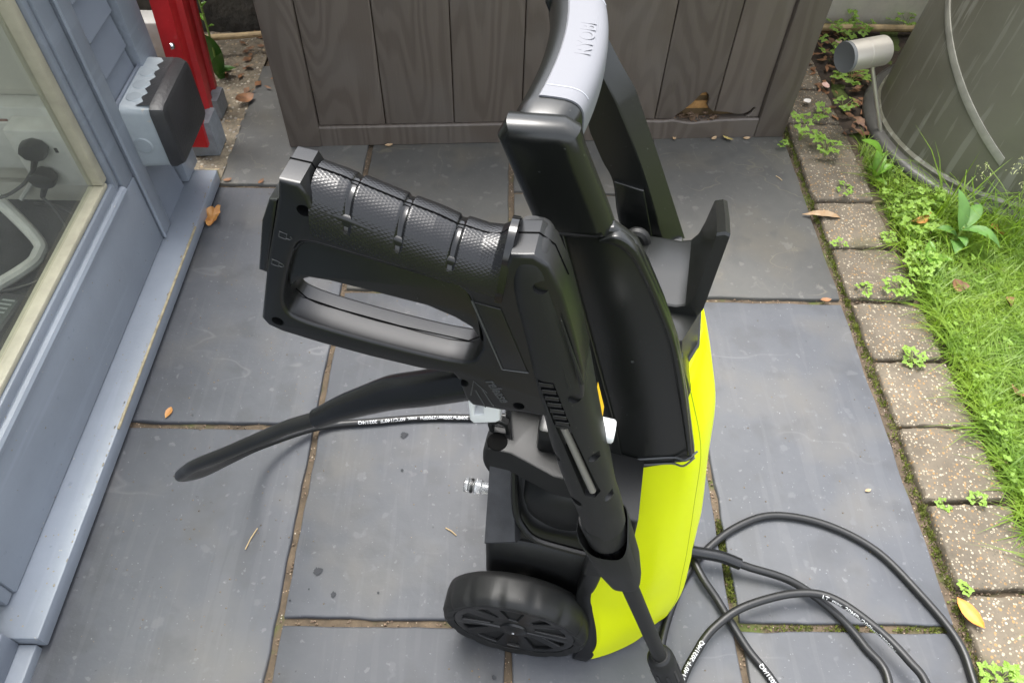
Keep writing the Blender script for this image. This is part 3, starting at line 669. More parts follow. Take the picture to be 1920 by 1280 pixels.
tabs = {
 .016: [(.098, .125), (.105, .124), (.13, .111), (.16, .089), (.182, .063), (.200, .043), (.212, 0)],
 .06: [(.104, .122), (.11, .121), (.13, .111), (.16, .090), (.184, .064), (.201, .044), (.212, 0)],
 .10: [(.099, .115), (.108, .115), (.13, .108), (.16, .090), (.184, .065), (.200, .045), (.209, 0)],
 .14: [(.089, .106), (.102, .106), (.13, .101), (.158, .087), (.180, .066), (.195, .046), (.203, 0)],
 .17: [(.083, .102), (.102, .102), (.13, .097), (.154, .086), (.176, .067), (.191, .046), (.199, 0)],
 .24: [(.080, .097), (.100, .097), (.13, .092), (.15, .085), (.168, .068), (.183, .045), (.192, 0)],
 .36: [(.068, .088), (.09, .088), (.115, .086), (.135, .081), (.152, .069), (.165, .045), (.172, 0)],
 .46: [(.066, .079), (.08, .079), (.10, .078), (.122, .075), (.137, .069), (.149, .045), (.156, 0)],
 .535: [(.05, .076), (.06, .076), (.08, .074), (.1, .07), (.112, .064), (.126, .045), (.133, 0)],
 .556: [(.05, .066), (.06, .066), (.075, .064), (.092, .06), (.103, .054), (.115, .04), (.123, 0)]}
ws = sorted(tabs); rows = [np.array([c for p in tabs[w] for c in p] + [w]) for w in ws]
fine = crom(rows, 7)
def body_sec(row, inset=0.):
    half = crom([(row[2 * i], row[2 * i + 1]) for i in range(7)], 5)
    near = [(p[0], VCN - p[1] + inset, row[-1]) for p in half]; far = [(p[0], VCN + p[1] - inset, row[-1]) for p in half[::-1][1:]]
    return near + far
pw('body_shell', loft([body_sec(r) for r in fine], True, True, 'body'), 'lime', ang=28)
sp_ = []
for r_ in fine[4:58]:
    half = crom([(r_[2 * i], r_[2 * i + 1]) for i in range(7)], 5); q = half[23]; sp_.append((q[0] - .0002, VCN - q[1] + .0002, r_[-1]))
pw('shell_joint', tube(sp_, .0006, 5), mat('lime_shadow_gap', (.25, .32, .002), .6))
wave = [(.097, .004), (.103, .03), (.104, .063), (.100, .093), (.089, .138), (.083, .173), (.084, .2), (.085, .235), (.08, .262)]
trim = [(.081, .262), (.074, .235), (.071, .200), (.070, .165), (.077, .13), (.087, .09), (.090, .055), (.086, .025), (.083, .004)]
wv = [tuple(p) for p in crom([(a + .002, b) for a, b in wave], 4)] + [tuple(p) for p in crom([(a - .004, b) for a, b in trim], 4)]
secs = []
me = ear_prism(wv, [], .012, .05, .0025, 'wheel_arch')
def flare(c):  # follows the flare of the skirt
    k = min(1, max(0, (c.z - .02) / .15)); return Vector((c.x, c.y + (-.009 + .026 * k), c.z))
pw('wheel_arch_trim', remap(me, flare), 'black'); 
pw('wheel_arch_trim', mir(me), 'black')

# rear motor housing
def hsec(w, u0, u1, v0, r=.012):
    v1 = 2 * VCN - v0; s = []
    for cx, cy, a0 in ((u0 + r, v0 + r, 180), (u1 - r, v0 + r, 270), (u1 - r, v1 - r, 0), (u0 + r, v1 - r, 90)):
        for k in range(5): a = R(a0 + k * 22.5); s.append((cx + r * math.cos(a), cy + r * math.sin(a), w))
    return s
pw('chassis', loft([hsec(.06, -.046, .10, .056), hsec(.066, -.050, .105, .052), hsec(.195, -.050, .105, .050), hsec(.212, -.049, .104, .054), hsec(.218, -.045, .10, .060)], True, True), 'black_rough')
pw('motor_cover', loft([hsec(.21, -.048, .095, .060), hsec(.235, -.050, .092, .068), hsec(.289, -.055, .085, .118, .008), hsec(.345, -.052, .08, .122, .008)], True, True), 'black')
def plate(pts, v0, v1, bev=.002, m='black', name='plate', par=None): return pw(name, ear_prism(pts, [], v0, v1, bev, name), m, par)
# raised side panel leaning inwards so its face looks up at the sky
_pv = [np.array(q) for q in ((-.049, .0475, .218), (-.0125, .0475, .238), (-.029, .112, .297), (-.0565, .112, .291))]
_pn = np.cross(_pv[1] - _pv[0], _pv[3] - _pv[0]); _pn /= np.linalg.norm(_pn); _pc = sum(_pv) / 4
pw('side_panel', loft([[q - _pn * .014 for q in _pv], [q - _pn * .0015 for q in _pv], [q + (_pc - q) * .035 for q in _pv]], True, True), mat('black_panel_sky_sheen', (.026, .027, .030), .38, var=.3, vscale=40, bump=.1, bscale=600), ang=25)  # same black plastic, coloured paler to stand in for reflected sky
pw('motor_bay_rim', tube(crom([(-.026, .099, .316), (-.018, .074, .266), (-.006, .063, .247), (.011, .056, .239), (.043, .053, .238), (.07, .051, .239), (.10, .05, .24)], 6), .0042, 8), 'black')
pw('motor_dome', lathe([(.001, -.016), (.03, -.013), (.042, -.006), (.048, .006), (.05, .03)], (.036, .078, .288), 'y', 36), 'black_rough')
# bracket plate across the pump and its hose clip
pw('outlet_bracket', bevel_poly([(-.051, .080), (-.029, .079), (.020, .062), (.055, .060), (.058, .10), (-.002, .140), (-.040, .140), (-.030, .094), (-.054, .099)], .345, .380, .003, 0, None, 'bracket'), 'black_rough', ang=30)
pw('pump_block', box(-.045, .055, .132, .205, .30, .415, .006), 'black_arm')
pw('pump_head', box(-.004, .05, .088, .14, .378, .418, .006), 'black')
pw('clip_well', lathe([(.0001, .0), (.0105, .0), (.0105, .0016), (.0001, .0016)], (-.0435, .090, .3792), 'z', 24), 'black_dark')
pw('hose_clip', ear_prism([(-.054, .379), (-.056, .392), (-.051, .401), (-.042, .403), (-.035, .398), (-.033, .379)], [[(-.050, .380), (-.050, .393), (-.044, .397), (-.038, .393), (-.037, .380)]], .100, .108, .0012, 'clip'), 'black_rough')
pw('hose_outlet', lathe([(.012, -.05), (.015, -.048), (.015, -.02), (.018, -.018), (.018, .02)], (-.03, .15, .40), 'x', 20), 'black')
ic = pw('inlet_connector', lathe([(.006, -.034), (.0085, -.033), (.0085, -.029), (.0065, -.027), (.0065, -.022), (.009, -.020), (.009, -.014), (.007, -.012), (.0075, .002)], (-.05, .10, .252), 'x', 24), 'clear')
link('seal_ring', lathe([(.0067, -.0265), (.0086, -.0262), (.0086, -.0235), (.0067, -.023)], (-.05, .10, .252), 'x', 24), 'rubber', ic)

# handle, side covers
CLAD = [(-.012, .722), (.034, .729), (.049, .719), (.059, .702), (.075, .67), (.092, .631), (.112, .567), (.133, .493), (.135, .484), (.130, .477), (.123, .473), (.099, .455), (.082, .447), (.066, .443), (.05, .51), (.026, .592), (.006, .659)]
me = ear_prism(CLAD, [], .0475, .058, .003, 'side_cover'); cov = pw('side_cover', me, 'black_arm'); cov2 = pw('side_cover', mir(ear_prism([(.05, .582), (.096, .582), (.112, .548), (.133, .493), (.135, .484), (.130, .477), (.123, .473), (.099, .455), (.082, .447), (.066, .443), (.05, .51)], [], .0475, .058, .003, 'side_cover')), 'black_arm')
rim = crom([(.026, .7195), (.034, .719), (.043, .7145), (.053, .702), (.069, .67), (.086, .631), (.106, .567), (.127, .495)], 5)
rimo = crom([(.0265, .7215), (.037, .7265), (.0485, .719), (.0585, .702), (.0745, .67), (.0915, .631), (.1115, .567), (.1325, .49)], 5)
rp_ = [tuple(p) for p in rim] + [tuple(p) for p in rimo[::-1]]
me = ear_prism(rp_, [], .0435, .052, .0018, 'rim'); link('cover_rim', me, 'black_arm', cov)
me = ear_prism([(-.012, .718), (.004, .722), (.022, .66), (.042, .592), (.066, .51), (.081, .449), (.066, .444), (.05, .51), (.026, .592), (.006, .659)], [], .0452, .055, .0012, 'facet'); link('cover_facet', me, 'black_arm', cov)
for dz in (.0, .0105):
    pts = [(.068 + .0, .0468, .452 + dz), (.082, .0465, .456 + dz), (.099, .0465, .464 + dz), (.118, .0465, .4735 + dz), (.127, .0425, .4795 + dz), (.1345, .0475, .488 + dz)]
    link('cover_groove', tube(crom(pts, 4), .0009, 6), mat('groove_edge', (.10, .105, .11), .4) if dz == 0 else bpy.data.materials['groove_edge'], cov)
# arms + grip bar
ARM = [(-.039, .782), (-.034, .793), (-.002, .7955), (.007, .791), (.0105, .780), (.0295, .738), (.036, .722), (.032, .718), (-.002, .713), (-.012, .716), (-.016, .725)]
me = ear_prism(ARM, [], .0445, .066, .0095, 'handle_arm', 5)
hnd = pw('handle', me, 'black_arm')
FTOP = [(-.037, .784), (-.031, .793), (-.014, .793), (-.006, .776), (.005, .757), (.0, .745), (-.014, .735)]
link('handle_arm', ear_prism(FTOP, [], .1965, .2155, .003, 'far_top', 3), 'black_arm', hnd)
FS = [((-.016, .740), (-.002, .748), (.0045, .760)), ((-.004, .712), (.010, .734), (.018, .739)), ((.005, .686), (.021, .716), (.033, .718)), ((.017, .662), (.033, .693), (.047, .689)), ((.028, .643), (.048, .662), (.065, .651)), ((.036, .61), (.064, .625), (.083, .612)), ((.048, .575), (.080, .587), (.099, .577))]
fsm = FS[:3] + [tuple((p[0], p[1]) for p in np.array(q).reshape(3, 2)) for q in crom([np.array(f).ravel() for f in FS[2:]], 5)[1:]]
link('handle_arm', loft([[(a[0], .1965, a[1]), (b[0] - .0008, .1965, b[1]), (b[0] + .0004, .1973, b[1]), (c[0], .2145, c[1]), (c[0] - .001, .2155, c[1]), (a[0], .2155, a[1])] for a, b, c in fsm], True, True), 'black_arm', hnd, ang=18)
link('arm_lining', ear_prism([(.029, .645), (.054, .640), (.062, .614), (.072, .583), (.048, .578), (.037, .61)], [], .1935, .20, .0012, 'arm_lining'), 'black_arm', hnd)
def grip_sec(v, s=1., dz=0.):
    k = (v - .13) / .078; bow = .0095 * (1 - k * k)
    c = (-.0168 + bow, .7775 + .003 * (1 - k * k) + dz); a, b = .0188 * s, .0165 * s
    out = []
    for t in np.linspace(0, 2 * math.pi, 28, endpoint=False):
        ct, st_ = math.cos(t), math.sin(t)
        out.append((c[0] + a * math.copysign(abs(ct) ** .62, ct), v, c[1] + b * math.copysign(abs(st_) ** .62, st_)))
    return out
link('grip_bar', loft([grip_sec(.052, .78), grip_sec(.060, .90)] + [grip_sec(v) for v in np.linspace(.068, .206, 24)] + [grip_sec(.212, .92), grip_sec(.216, .78)], True, True), 'black_arm', hnd, ang=50)
# grey inlay: top and front of the grip bar, stepping out just above its skin
gs = []
for v in np.linspace(.0735, .200, 26):
    k = (v - .13) / .078; bow = .0095 * (1 - k * k); c = (-.0168 + bow, .7775 + .003 * (1 - k * k))
    prof = []
    for t in np.linspace(R(101), R(-30), 22):
        ct, st_ = math.cos(t), math.sin(t); prof.append((c[0] + .0195 * math.copysign(abs(ct) ** .62, ct), v, c[1] + .0175 * math.copysign(abs(st_) ** .62, st_)))
    inner = [(p[0] - .0025, p[1], p[2] - .003) for p in prof[::-1]]
    gs.append(prof + inner)
gi = link('grip_inlay', loft(gs, True, True), 'grey_plastic', hnd, ang=40)
for v in (.0835, .192):
    k = (v - .13) / .078; bow = .0095 * (1 - k * k); c = (-.0168 + bow, .7775 + .003 * (1 - k * k))
    link('inlay_groove', tube([(c[0] + .0196 * math.copysign(abs(math.cos(t)) ** .62, math.cos(t)), v, c[1] + .0176 * math.copysign(abs(math.sin(t)) ** .62, math.sin(t))) for t in np.linspace(R(99), R(30), 14)], .0004, 5), mat('inlay_pale_line', (.42, .43, .46), .5) if v < .1 else bpy.data.materials['inlay_pale_line'], gi)  # thin lines in a paler grey than the inlay
tm = text_mesh('RYOBI', .0135, 'moulded', 0, .0002, 'CENTER', .00003)
def ongrip(c):
    v = .136 + c.x; k = (v - .13) / .078; bow = .0095 * (1 - k * k)
    return Vector((-.0168 + bow - (c.y - .006) + .0045, v, .7775 + .003 * (1 - k * k) + .01752 + c.z))
link('moulded_lettering', remap(tm, ongrip), 'grey_plastic', gi, None)
# top cover and cable hook
pw('top_cover', ear_prism([(.03, .43), (.032, .565), (.050, .590), (.086, .590), (.104, .580), (.118, .545), (.12, .43)], [], .066, .194, .008, 'top_cover', 3), 'black_arm')
cap_ = loft([[(.085, VCN - .058 * s, w), (.108 + d, VCN - .050 * s, w), (.1205 + d, VCN - .018, w), (.1205 + d, VCN + .018, w), (.108 + d, VCN + .050 * s, w), (.085, VCN + .058 * s, w)] for w, d, s in ((.535, .005, 1.0), (.548, .003, 1), (.5485, .001, 1), (.558, .0, 1), (.5585, -.002, 1), (.598, -.008, 1))], True, True)
pw('front_cap', cap_, 'black_arm')
def Lp(v, top, dx, base):
    return [(.035, v, base - .010), (.100 + dx * .3, v, base - .012), (.109 + dx * .3, v, base - .008), (.1125 + dx * .4, v, base + .002), (.1135 + dx, v, top), (.110 + dx, v, top + .0012), (.1045 + dx, v, top - .001), (.1040 + dx * .6, v, base + .024), (.1025 + dx * .4, v, base + .011), (.0985 + dx * .3, v, base + .003), (.092, v, base), (.035, v, base + .001)]
hk = pw('cable_hook', loft([Lp(.106, .684, 0, .605), Lp(.1075, .686, 0, .606), Lp(.14, .673, .002, .606), Lp(.177, .656, .004, .606), Lp(.180, .652, .004, .605)], True, True), 'black_arm', ang=25)
pw('grip_latch', tube(crom([(.050, .165, .585), (.048, .17, .604), (.053, .173, .612), (.061, .172, .609), (.064, .17, .59)], 5), .0055, 10), 'black_rough')

# wheels
def wheel(v0, side, parent):
    wx, wz = -.001, .092
    w = pw('wheel', lathe([(.020, .012), (.078, .012), (.078, .040), (.02, .040)], (wx, v0, wz), 'y', 48), 'black_dark')
    lug = lambda a, h: 1 - .034 * max(0, math.cos(a * 14)) ** 2 * (1 if h < .008 else (.45 if h < .02 else .0))
    ty = link('tyre', lathe([(.0755, .006), (.0765, .001), (.0850, -.0015), (.0885, .001), (.0912, .006), (.0915, .014), (.0915, .030), (.0900, .038), (.086, .0405), (.0765, .039)], (wx, v0, wz), 'y', 168, rmod=lambda a, h: lug(a, h)), 'black_rough', w, ang=50)
    wins = []
    for k in range(5):
        for a0, a1 in ((0, 27), (40, 55)):
            b = 72 * k + 8; A0, A1 = R(b + a0), R(b + a1); q_ = R(3.2)
            wins.append([(wx + rr * math.cos(a), wz + rr * math.sin(a)) for rr, a in [(.0655, A0), (.0663, (A0 + A1) / 2), (.0655, A1), (.030 if a1 - a0 > 20 else .036, A1 - q_), (.027 if a1 - a0 > 20 else .036, A0 + q_)]])
    disc = [(wx + .0757 * math.cos(t), wz + .0757 * math.sin(t)) for t in np.linspace(0, 2 * math.pi, 72, endpoint=False)]
    me_ = ear_prism(disc, wins, .0012, .0115, .0013, 'rim')
    for v_ in me_.vertices:
        rr = math.hypot(v_.co.x - wx, v_.co.z - wz)
        if rr < .066: v_.co.y += .0026 * math.sin(math.pi * min(1, max(0, (rr - .012) / .054)))
        v_.co.y += v0
    rim_ = link('rim', me_, 'black', w)
    link('hub', lathe([(.0005, -.0022), (.009, -.0018), (.0115, -.0002), (.0165, .001), (.018, .004)], (wx, v0, wz), 'y', 32), 'black', w)
    if side > 0:
        for o in [w] + list(w.children):
            o.data = mir(o.data)
    return w
w1 = wheel(-.004, -1, PW); wheel(-.004, 1, PW)
link('hub_dot', lathe([(.0002, -.0033), (.0014, -.0031), (.0016, -.001)], (-.001, -.004, .092), 'y', 10), 'print', w1)
pw('axle', tube([(-.001, .03, .092), (-.001, .23, .092)], .008, 12), 'steel')

# lance cup on the side of the washer
axd = np.array((.316, 0, -.949)); cx_ = np.array((1, 0, .333)); cx_ /= np.linalg.norm(cx_); cy_ = np.array((0, 1., 0))
def lp(w): return np.array((.059 + .333 * (.511 - w), -.030, w))
def cup_ring(w, r, dip=0., n=40, sq=.62):
    c = lp(w); s = []
    for k in range(n):
        t = 2 * math.pi * k / n; ct, st_ = math.cos(t), math.sin(t)
        X = r * math.copysign(abs(ct) ** sq, ct); Y = r * math.copysign(abs(st_) ** sq, st_)
        s.append(c + cx_ * X + cy_ * Y + axd * dip * max(0, -st_ * .9 + ct * .25) ** 1.3)
    return s
pw('lance_cup', loft([cup_ring(.398, .0138), cup_ring(.43, .0178), cup_ring(.493, .0202, .028), cup_ring(.494, .0194, .027), cup_ring(.490, .0186, .027), cup_ring(.43, .0162), cup_ring(.400, .0120)], True, False), 'black_rough', ang=40)
pw('cup_bracket', ear_prism([(.068, .385), (.10, .385), (.095, .47), (.065, .475)], [], -.012, .048, .003, 'cup_bracket'), 'black_rough')
pw('cup_bracket', ear_prism([(.066, .258), (.092, .262), (.10, .36), (.09, .392), (.068, .39)], [], .018, .05, .004, 'cup_rib'), 'black_rough')

# ------------------------------------------------------------------ trigger gun and lance
GO = (.215, -.03, 0)
_ca, _sa = math.cos(WZ), math.sin(WZ)
gun_loc = (WO[0] + GO[0] * _ca - GO[1] * _sa, WO[1] + GO[0] * _sa + GO[1] * _ca, 0)
SG = thing('spray_gun', 'black trigger spray gun with its lance parked in the cup on the washer side', 'spray gun', gun_loc, WZ)
def sg(name, me, m, par=None, ang=35):
    return link(name, remap(me, lambda c: Vector((c.x - GO[0], c.y - GO[1], c.z))), m, par or SG, ang=ang)
VN, VC, VF = -.046, -.030, -.0190
GUN = [(-.121, .814), (-.111, .813), (-.108, .806), (-.107, .800), (-.09, .796), (-.05, .782), (-.016, .774), (-.012, .789), (-.001, .791), (.007, .785), (.015, .766), (.024, .734), (.031, .707), (.035, .668), (.026, .617), (.018, .637), (.012, .656), (.0, .656), (-.015, .654), (-.033, .654), (-.037, .66), (-.041, .679), (-.044, .684), (-.063, .683), (-.092, .686), (-.124, .691), (-.146, .696), (-.154, .700), (-.1565, .706), (-.142, .752), (-.124, .802)]
GHOLE = [(-.123, .768), (-.115, .7755), (-.097, .773), (-.065, .767), (-.042, .762), (-.033, .755), (-.029, .738), (-.026, .722), (-.028, .708), (-.038, .697), (-.079, .700), (-.115, .706), (-.133, .711), (-.139, .718), (-.136, .735)]
gm = ear_prism(GUN, [rnd(GHOLE, 3)], VN, VF, .0024, 'gun_shell', 3)
def cyl_y(u, w, r, y0, y1): return lathe([(r, y0), (r, y1)], (u, 0, w), 'y', 20)
gm = boolean(gm, [cyl_y(u, w, .0036, -.06, -.039) for u, w in ((-.112, .797), (-.1465, .706), (-.038, .677), (-.004, .663))])
gun = sg('gun_shell', gm, 'black', ang=40)
TR = [(-.127, .766), (-.116, .7745), (-.097, .772), (-.065, .766), (-.042, .761), (-.034, .754), (-.029, .738), (-.027, .712), (-.033, .724), (-.042, .730), (-.057, .736), (-.087, .740), (-.11, .743), (-.122, .743), (-.130, .738), (-.136, .731), (-.134, .745)]
sg('trigger', ear_prism(TR, [], -.0415, -.0235, .002, 'trigger'), 'black_arm')
# seam of the two halves
def seam_(pts, name='shell_seam'): return sg(name, tube([(a, VC, b) for a, b in pts], .00042, 5), 'black_dark', gun)
seam_([(-.1565, .706), (-.142, .7525), (-.1245, .8025), (-.1212, .8142), (-.111, .8132), (-.108, .806)]); seam_([(-.0125, .787), (-.0118, .7892), (-.001, .7912), (.007, .7852), (.0152, .766)])
seam_([(-.139, .7185), (-.1335, .7112), (-.115, .7062), (-.079, .7003), (-.038, .6973), (-.03, .704)])
# moulded details on the shell
link('shell_panel', remap(ear_prism([(-.030, .752), (-.016, .75), (.0, .70), (-.014, .699)], [], -.0468, -.04, .0006, 'panel'), lambda c: Vector((c.x - GO[0], c.y - GO[1], c.z))), 'black', gun)
sg('panel_edge', tube([(-.031, -.0466, .753), (-.0145, -.0466, .6985), (.0005, -.0466, .6995)], .0006, 6), mat('worn_edge', (.05, .052, .054), .35), gun)
rimp = crom([(-.123, VN + .001, .7685), (-.115, VN + .001, .776), (-.097, VN + .001, .7735), (-.065, VN + .001, .7675), (-.042, VN + .001, .7625)], 4)
sg('panel_edge', tube(rimp, .0008, 6), 'black', gun)
tm = text_mesh('release', .0098, 'moulded', .25, .0001, 'LEFT', .0004)
tdir = np.array((.0105, -.0215)); tdir /= np.linalg.norm(tdir); tup = np.array((-tdir[1], tdir[0]))
def relmap(c): p = np.array((-.0245, .6835)) + tdir * c.x * .78 + tup * c.y; return Vector((p[0], VN - .0002 - c.z, p[1]))
sg('moulded_lettering', remap(tm, relmap), bpy.data.materials['worn_edge'], gun, None)
def stroke(pts, r=.0004, nm='moulded_mark'): return sg(nm, tube([(a, VN - .0001, b) for a, b in pts], r, 5), bpy.data.materials['worn_edge'], gun)
stroke([(-.0335, .6655), (-.0315, .681), (-.0235, .671)]); stroke([(-.0305, .672), (-.0245, .6555)]); stroke([(-.0265, .674), (-.0195, .6575)])
for c, open_ in (((-.1265, .778), 1), ((-.1355, .7565), 0)):   # open and closed padlock
    d = np.array((.34, .94)); q = np.array((.94, -.34))
    P = lambda a, b: tuple(np.array(c) + q * a + d * b)
    stroke([P(-.0022, -.0022), P(-.0022, .0018), P(.0015, .0018), P(.0015, -.0022), P(-.0022, -.0022)], .0003)
    stroke([P(.0015, -.0014), P(.0034, -.0014), P(.0044, 0), P(.0034, .0012)] + ([] if open_ else [P(.0015, .0012)]), .0003)
# knurled grip sleeve
RG = [(-.1085, .811), (-.097, .808), (-.0925, .8062), (-.0893, .8056), (-.082, .803), (-.069, .7985), (-.066, .7973), (-.0628, .7966), (-.051, .793), (-.0435, .7898), (-.0405, .7885), (-.037, .7882), (-.027, .786), (-.0195, .787), (-.0145, .792), (-.0105, .794)]
ru = np.array([p[0] for p in RG]); rw = np.array([p[1] for p in RG])
N = 241; us = np.linspace(ru[0], ru[-1], N); V = []; F = []; UV = []; gro = []
th = list(np.linspace(0, math.pi / 2, 15))
full = [-t for t in th[::-1]] + th[1:]
for i, uu in enumerate(us):
    f = i / (N - 1); g = min(min(abs(uu + .0905), abs(uu + .0655)), abs(uu + .0395)) ; gg = 1 / (1 + math.exp((g - .0017) / .0002))
    Rp = np.array((uu, np.interp(uu, ru, rw))); Gp = np.array((-.1105 + .0955 * f, .7835 - .0245 * f))
    ctr = (Rp + Gp) / 2; gro.append(gg)
    for t in full:
        s, c = abs(math.sin(t)) ** .88, abs(math.cos(t)) ** .92
        depth = .0010 * gg * (1 if abs(t) < 1.2 else 0)
        p = Gp + (Rp - Gp) * c - (Rp - Gp) / np.linalg.norm(Rp - Gp) * depth * c
        V.append((p[0], VC + math.copysign(1, t) * (.0184 * s - depth * min(1, s * 1.3)), p[1]))
n = len(full)
for i in range(N - 1):
    for j in range(n - 1): F.append((i * n + j, i * n + j + 1, (i + 1) * n + j + 1, (i + 1) * n + j))
F.append(tuple(range(n))); F.append(tuple(range((N - 1) * n, N * n))[::-1])
me = pymesh('grip', V, F); uvl = me.uv_layers.new(name='UVMap')
for pl_ in me.polygons:
    for li in pl_.loop_indices:
        vi = me.loops[li].vertex_index; i, j = divmod(vi, n); uvl.data[li].uv = (us[i], .036 * full[j] / 3.14 * 1.6)
me.materials.append(M['knurl']); me.materials.append(M['black_gloss'])
for pl_ in me.polygons[:-2]:
    i = pl_.vertices[0] // n; j = pl_.vertices[0] % n
    if .5 * (gro[i] + gro[min(i + 1, N - 1)]) > .35 and 2 < j < n - 4: pl_.material_index = 1
bm = bmesh.new(); bm.from_mesh(me); bmesh.ops.recalc_face_normals(bm, faces=bm.faces[:]); bm.to_mesh(me); bm.free()
grip = sg('grip', me, None, ang=60)
sg('grip_seam', tube([(a, VC, b + .0002) for a, b in crom(RG, 4)], .0004, 5), 'black_dark', grip)
sg('grip_ring', loft([[(a + (b2 - a) * 0 + du, VC + math.copysign(1, t) * .0188 * abs(math.sin(t)) ** .88, .757 + (.795 - .757) * max(0, abs(math.cos(t)) ** .92)) for t in full for a, b2 in ((-.0135 - .004 * (1 - abs(math.cos(t)) ** .8), 0),)] for du in (-.0015, .0022)], True, True), 'black_gloss', grip)
# barrel
BL = [(-.0118, .789), (-.0126, .782), (-.0125, .765), (-.005, .725), (.002, .687), (.010, .65), (.0155, .62), (.025, .581), (.035, .545), (.044, .514), (.049, .489)]
BR = [(-.001, .7905), (.006, .785), (.0125, .762), (.025, .726), (.034, .692), (.0425, .656), (.0485, .632), (.058, .595), (.0665, .559), (.0745, .533), (.0815, .504)]
BV = [.0125, .0165, .0188, .019, .019, .0185, .018, .0178, .0172, .0168, .0165]
rows_ = crom([(a[0], a[1], b[0], b[1], v) for a, b, v in zip(BL, BR, BV)], 5); secs = []
for k, r_ in enumerate(rows_):
    a, b = np.array(r_[:2]), np.array(r_[2:4]); c = (a + b) / 2; h = (b - a) / 2; s = []
    ex = .62 + .36 * min(1, max(0, (k - 20) / 25))
    for t in np.linspace(0, 2 * math.pi, 40, endpoint=False):
        ct, st_ = math.cos(t), math.sin(t); X = math.copysign(abs(ct) ** ex, ct); Y = math.copysign(abs(st_) ** ex, st_)
        s.append((c[0] + h[0] * X, VC + r_[4] * Y, c[1] + h[1] * X))
    secs.append(s)
bmh = loft(secs, True, True, 'barrel')
slotp = [(.0195, .650), (.0285, .652), (.056, .574), (.053, .567), (.046, .568)]
ribp = [(.006, .696), (.0155, .697), (.0285, .655), (.0185, .652)]
bmh = boolean(bmh, [cyl_y(u, w, .0042, -.07, d) for u, w, d in ((.004, .772, -.043), (.0285, .684, -.042), (.0215, .606, -.036), (.047, .617, -.041), (.041, .551, -.036), (.0635, .561, -.036))] + [ear_prism(slotp, [], -.07, -.0425, .0004, 'c'), ear_prism(ribp, [], -.07, -.0458, .0004, 'c2')])
barrel = sg('barrel', bmh, 'black_rough', ang=40)
for k in range(7):
    t = k / 6; c = np.array((.0112, .6925)) + (np.array((.0232, .6555)) - np.array((.0112, .6925))) * t
    sg('grip_rib', ear_prism([(c[0] - .0042, c[1] + .0012), (c[0] + .0042, c[1] + .0022), (c[0] + .0046, c[1] - .0012), (c[0] - .0038, c[1] - .0022)], [], -.0485, -.0440, .0005, 'rib'), 'black', barrel)
sg('slide_rod', tube([(.0245, -.0452, .648), (.0505, -.0445, .572)], .0026, 10), mat('grey_rod', (.18, .17, .15), .35), barrel)
for p0, p1 in (((.006, .760), (.0245, .694)), ((.015, .752), (.031, .700))):
    sg('barrel_rib', tube([(p0[0], -.0478, p0[1]), (p1[0], -.0478, p1[1])], [.0004, .0013], 6), 'black_rough', barrel)
sg('pressure_knob', lathe([(.0005, .0066), (.0070, .0062), (.0082, .005), (.0085, .0), (.0085, -.004)], (.0515, -.020, .6125), 'x', 26, rmod=lambda a, h: 1 - .03 * (math.cos(a * 13) > .3)), 'white_plastic', barrel)
sg('warning_label', pymesh('label', [(.0405, -.0278, .660), (.0475, -.0278, .634), (.0475, -.016, .634), (.0405, -.016, .660)], [(0, 1, 2, 3)]), 'yellow', barrel)
def along(prof, name, m, par=None, seg=28, rmod=None, ang=30):
    """prof: (radius, height w of the axis point)"""
    return sg(name, loft([[lp(w) + r * (rmod(t, w) if rmod else 1) * (math.cos(t) * cx_ + math.sin(t) * cy_) for t in np.linspace(0, 2 * math.pi, seg, endpoint=False)] for r, w in prof], True, True), m, par, ang)
along([(.0160, .505), (.0168, .503), (.0168, .476), (.0155, .474)], 'barrel_collar', 'black_rough', barrel)
lance = along([(.0078, .48), (.0082, .47), (.0078, .30), (.0078, .17)], 'lance_tube', 'black_rough')
cpl = along([(.0125, .476), (.0135, .472), (.0135, .436), (.0115, .430), (.009, .424)], 'bayonet_coupling', 'black', lance)
for t in (-2.2, -1.6, -1.0, -.4):
    d = math.cos(t) * cx_ + math.sin(t) * cy_; q = np.cross(d, axd)
    a = [lp(.470) + d * .0134 + q * .0026, lp(.470) + d * .0134 - q * .0026, lp(.440) + d * .0134 - q * .0026, lp(.440) + d * .0134 + q * .0026]
    sg('coupling_lug', loft([a, [p + d * .0016 for p in a]], True, True), 'black', cpl)
noz = along([(.0095, .205), (.0120, .203), (.0145, .196), (.0152, .185), (.0152, .125), (.0158, .122), (.0158, .118), (.0152, .115), (.016, .06), (.012, .03), (.008, .004)], 'lance_connector', 'black_rough', lance, rmod=lambda t, w: 1.)
for t in (-2.5, -1.9, -1.2, -.5, .2):
    d = math.cos(t) * cx_ + math.sin(t) * cy_; q = np.cross(d, axd)
    a = [lp(.178) + d * .0150 + q * .0014, lp(.178) + d * .0150 - q * .0014, lp(.145) + d * .0150 - q * .0014, lp(.145) + d * .0150 + q * .0014]
    sg('grip_groove', loft([a, [p + d * .0008 for p in a]], True, True), 'black', noz)
sg('release_button', ear_prism([(.188, .135), (.198, .128), (.202, .108), (.192, .112)], [], -.036, -.024, .002, 'button'), 'black', noz)
sg('safety_button', ear_prism([(-.1335, .7935), (-.1285, .7945), (-.1475, .7385), (-.1525, .740), (-.141, .778)], [], -.039, -.021, .0015, 'button'), 'black_arm')
sg('hose_release_clip', ear_prism([(-.0375, .655), (-.0165, .656), (-.0165, .6325), (-.019, .6295), (-.034, .6235), (-.0365, .627)], [[(-.0335, .6335), (-.0275, .637), (-.0275, .648), (-.0335, .647)]], -.040, -.020, .0012, 'clip'), 'white_plastic')
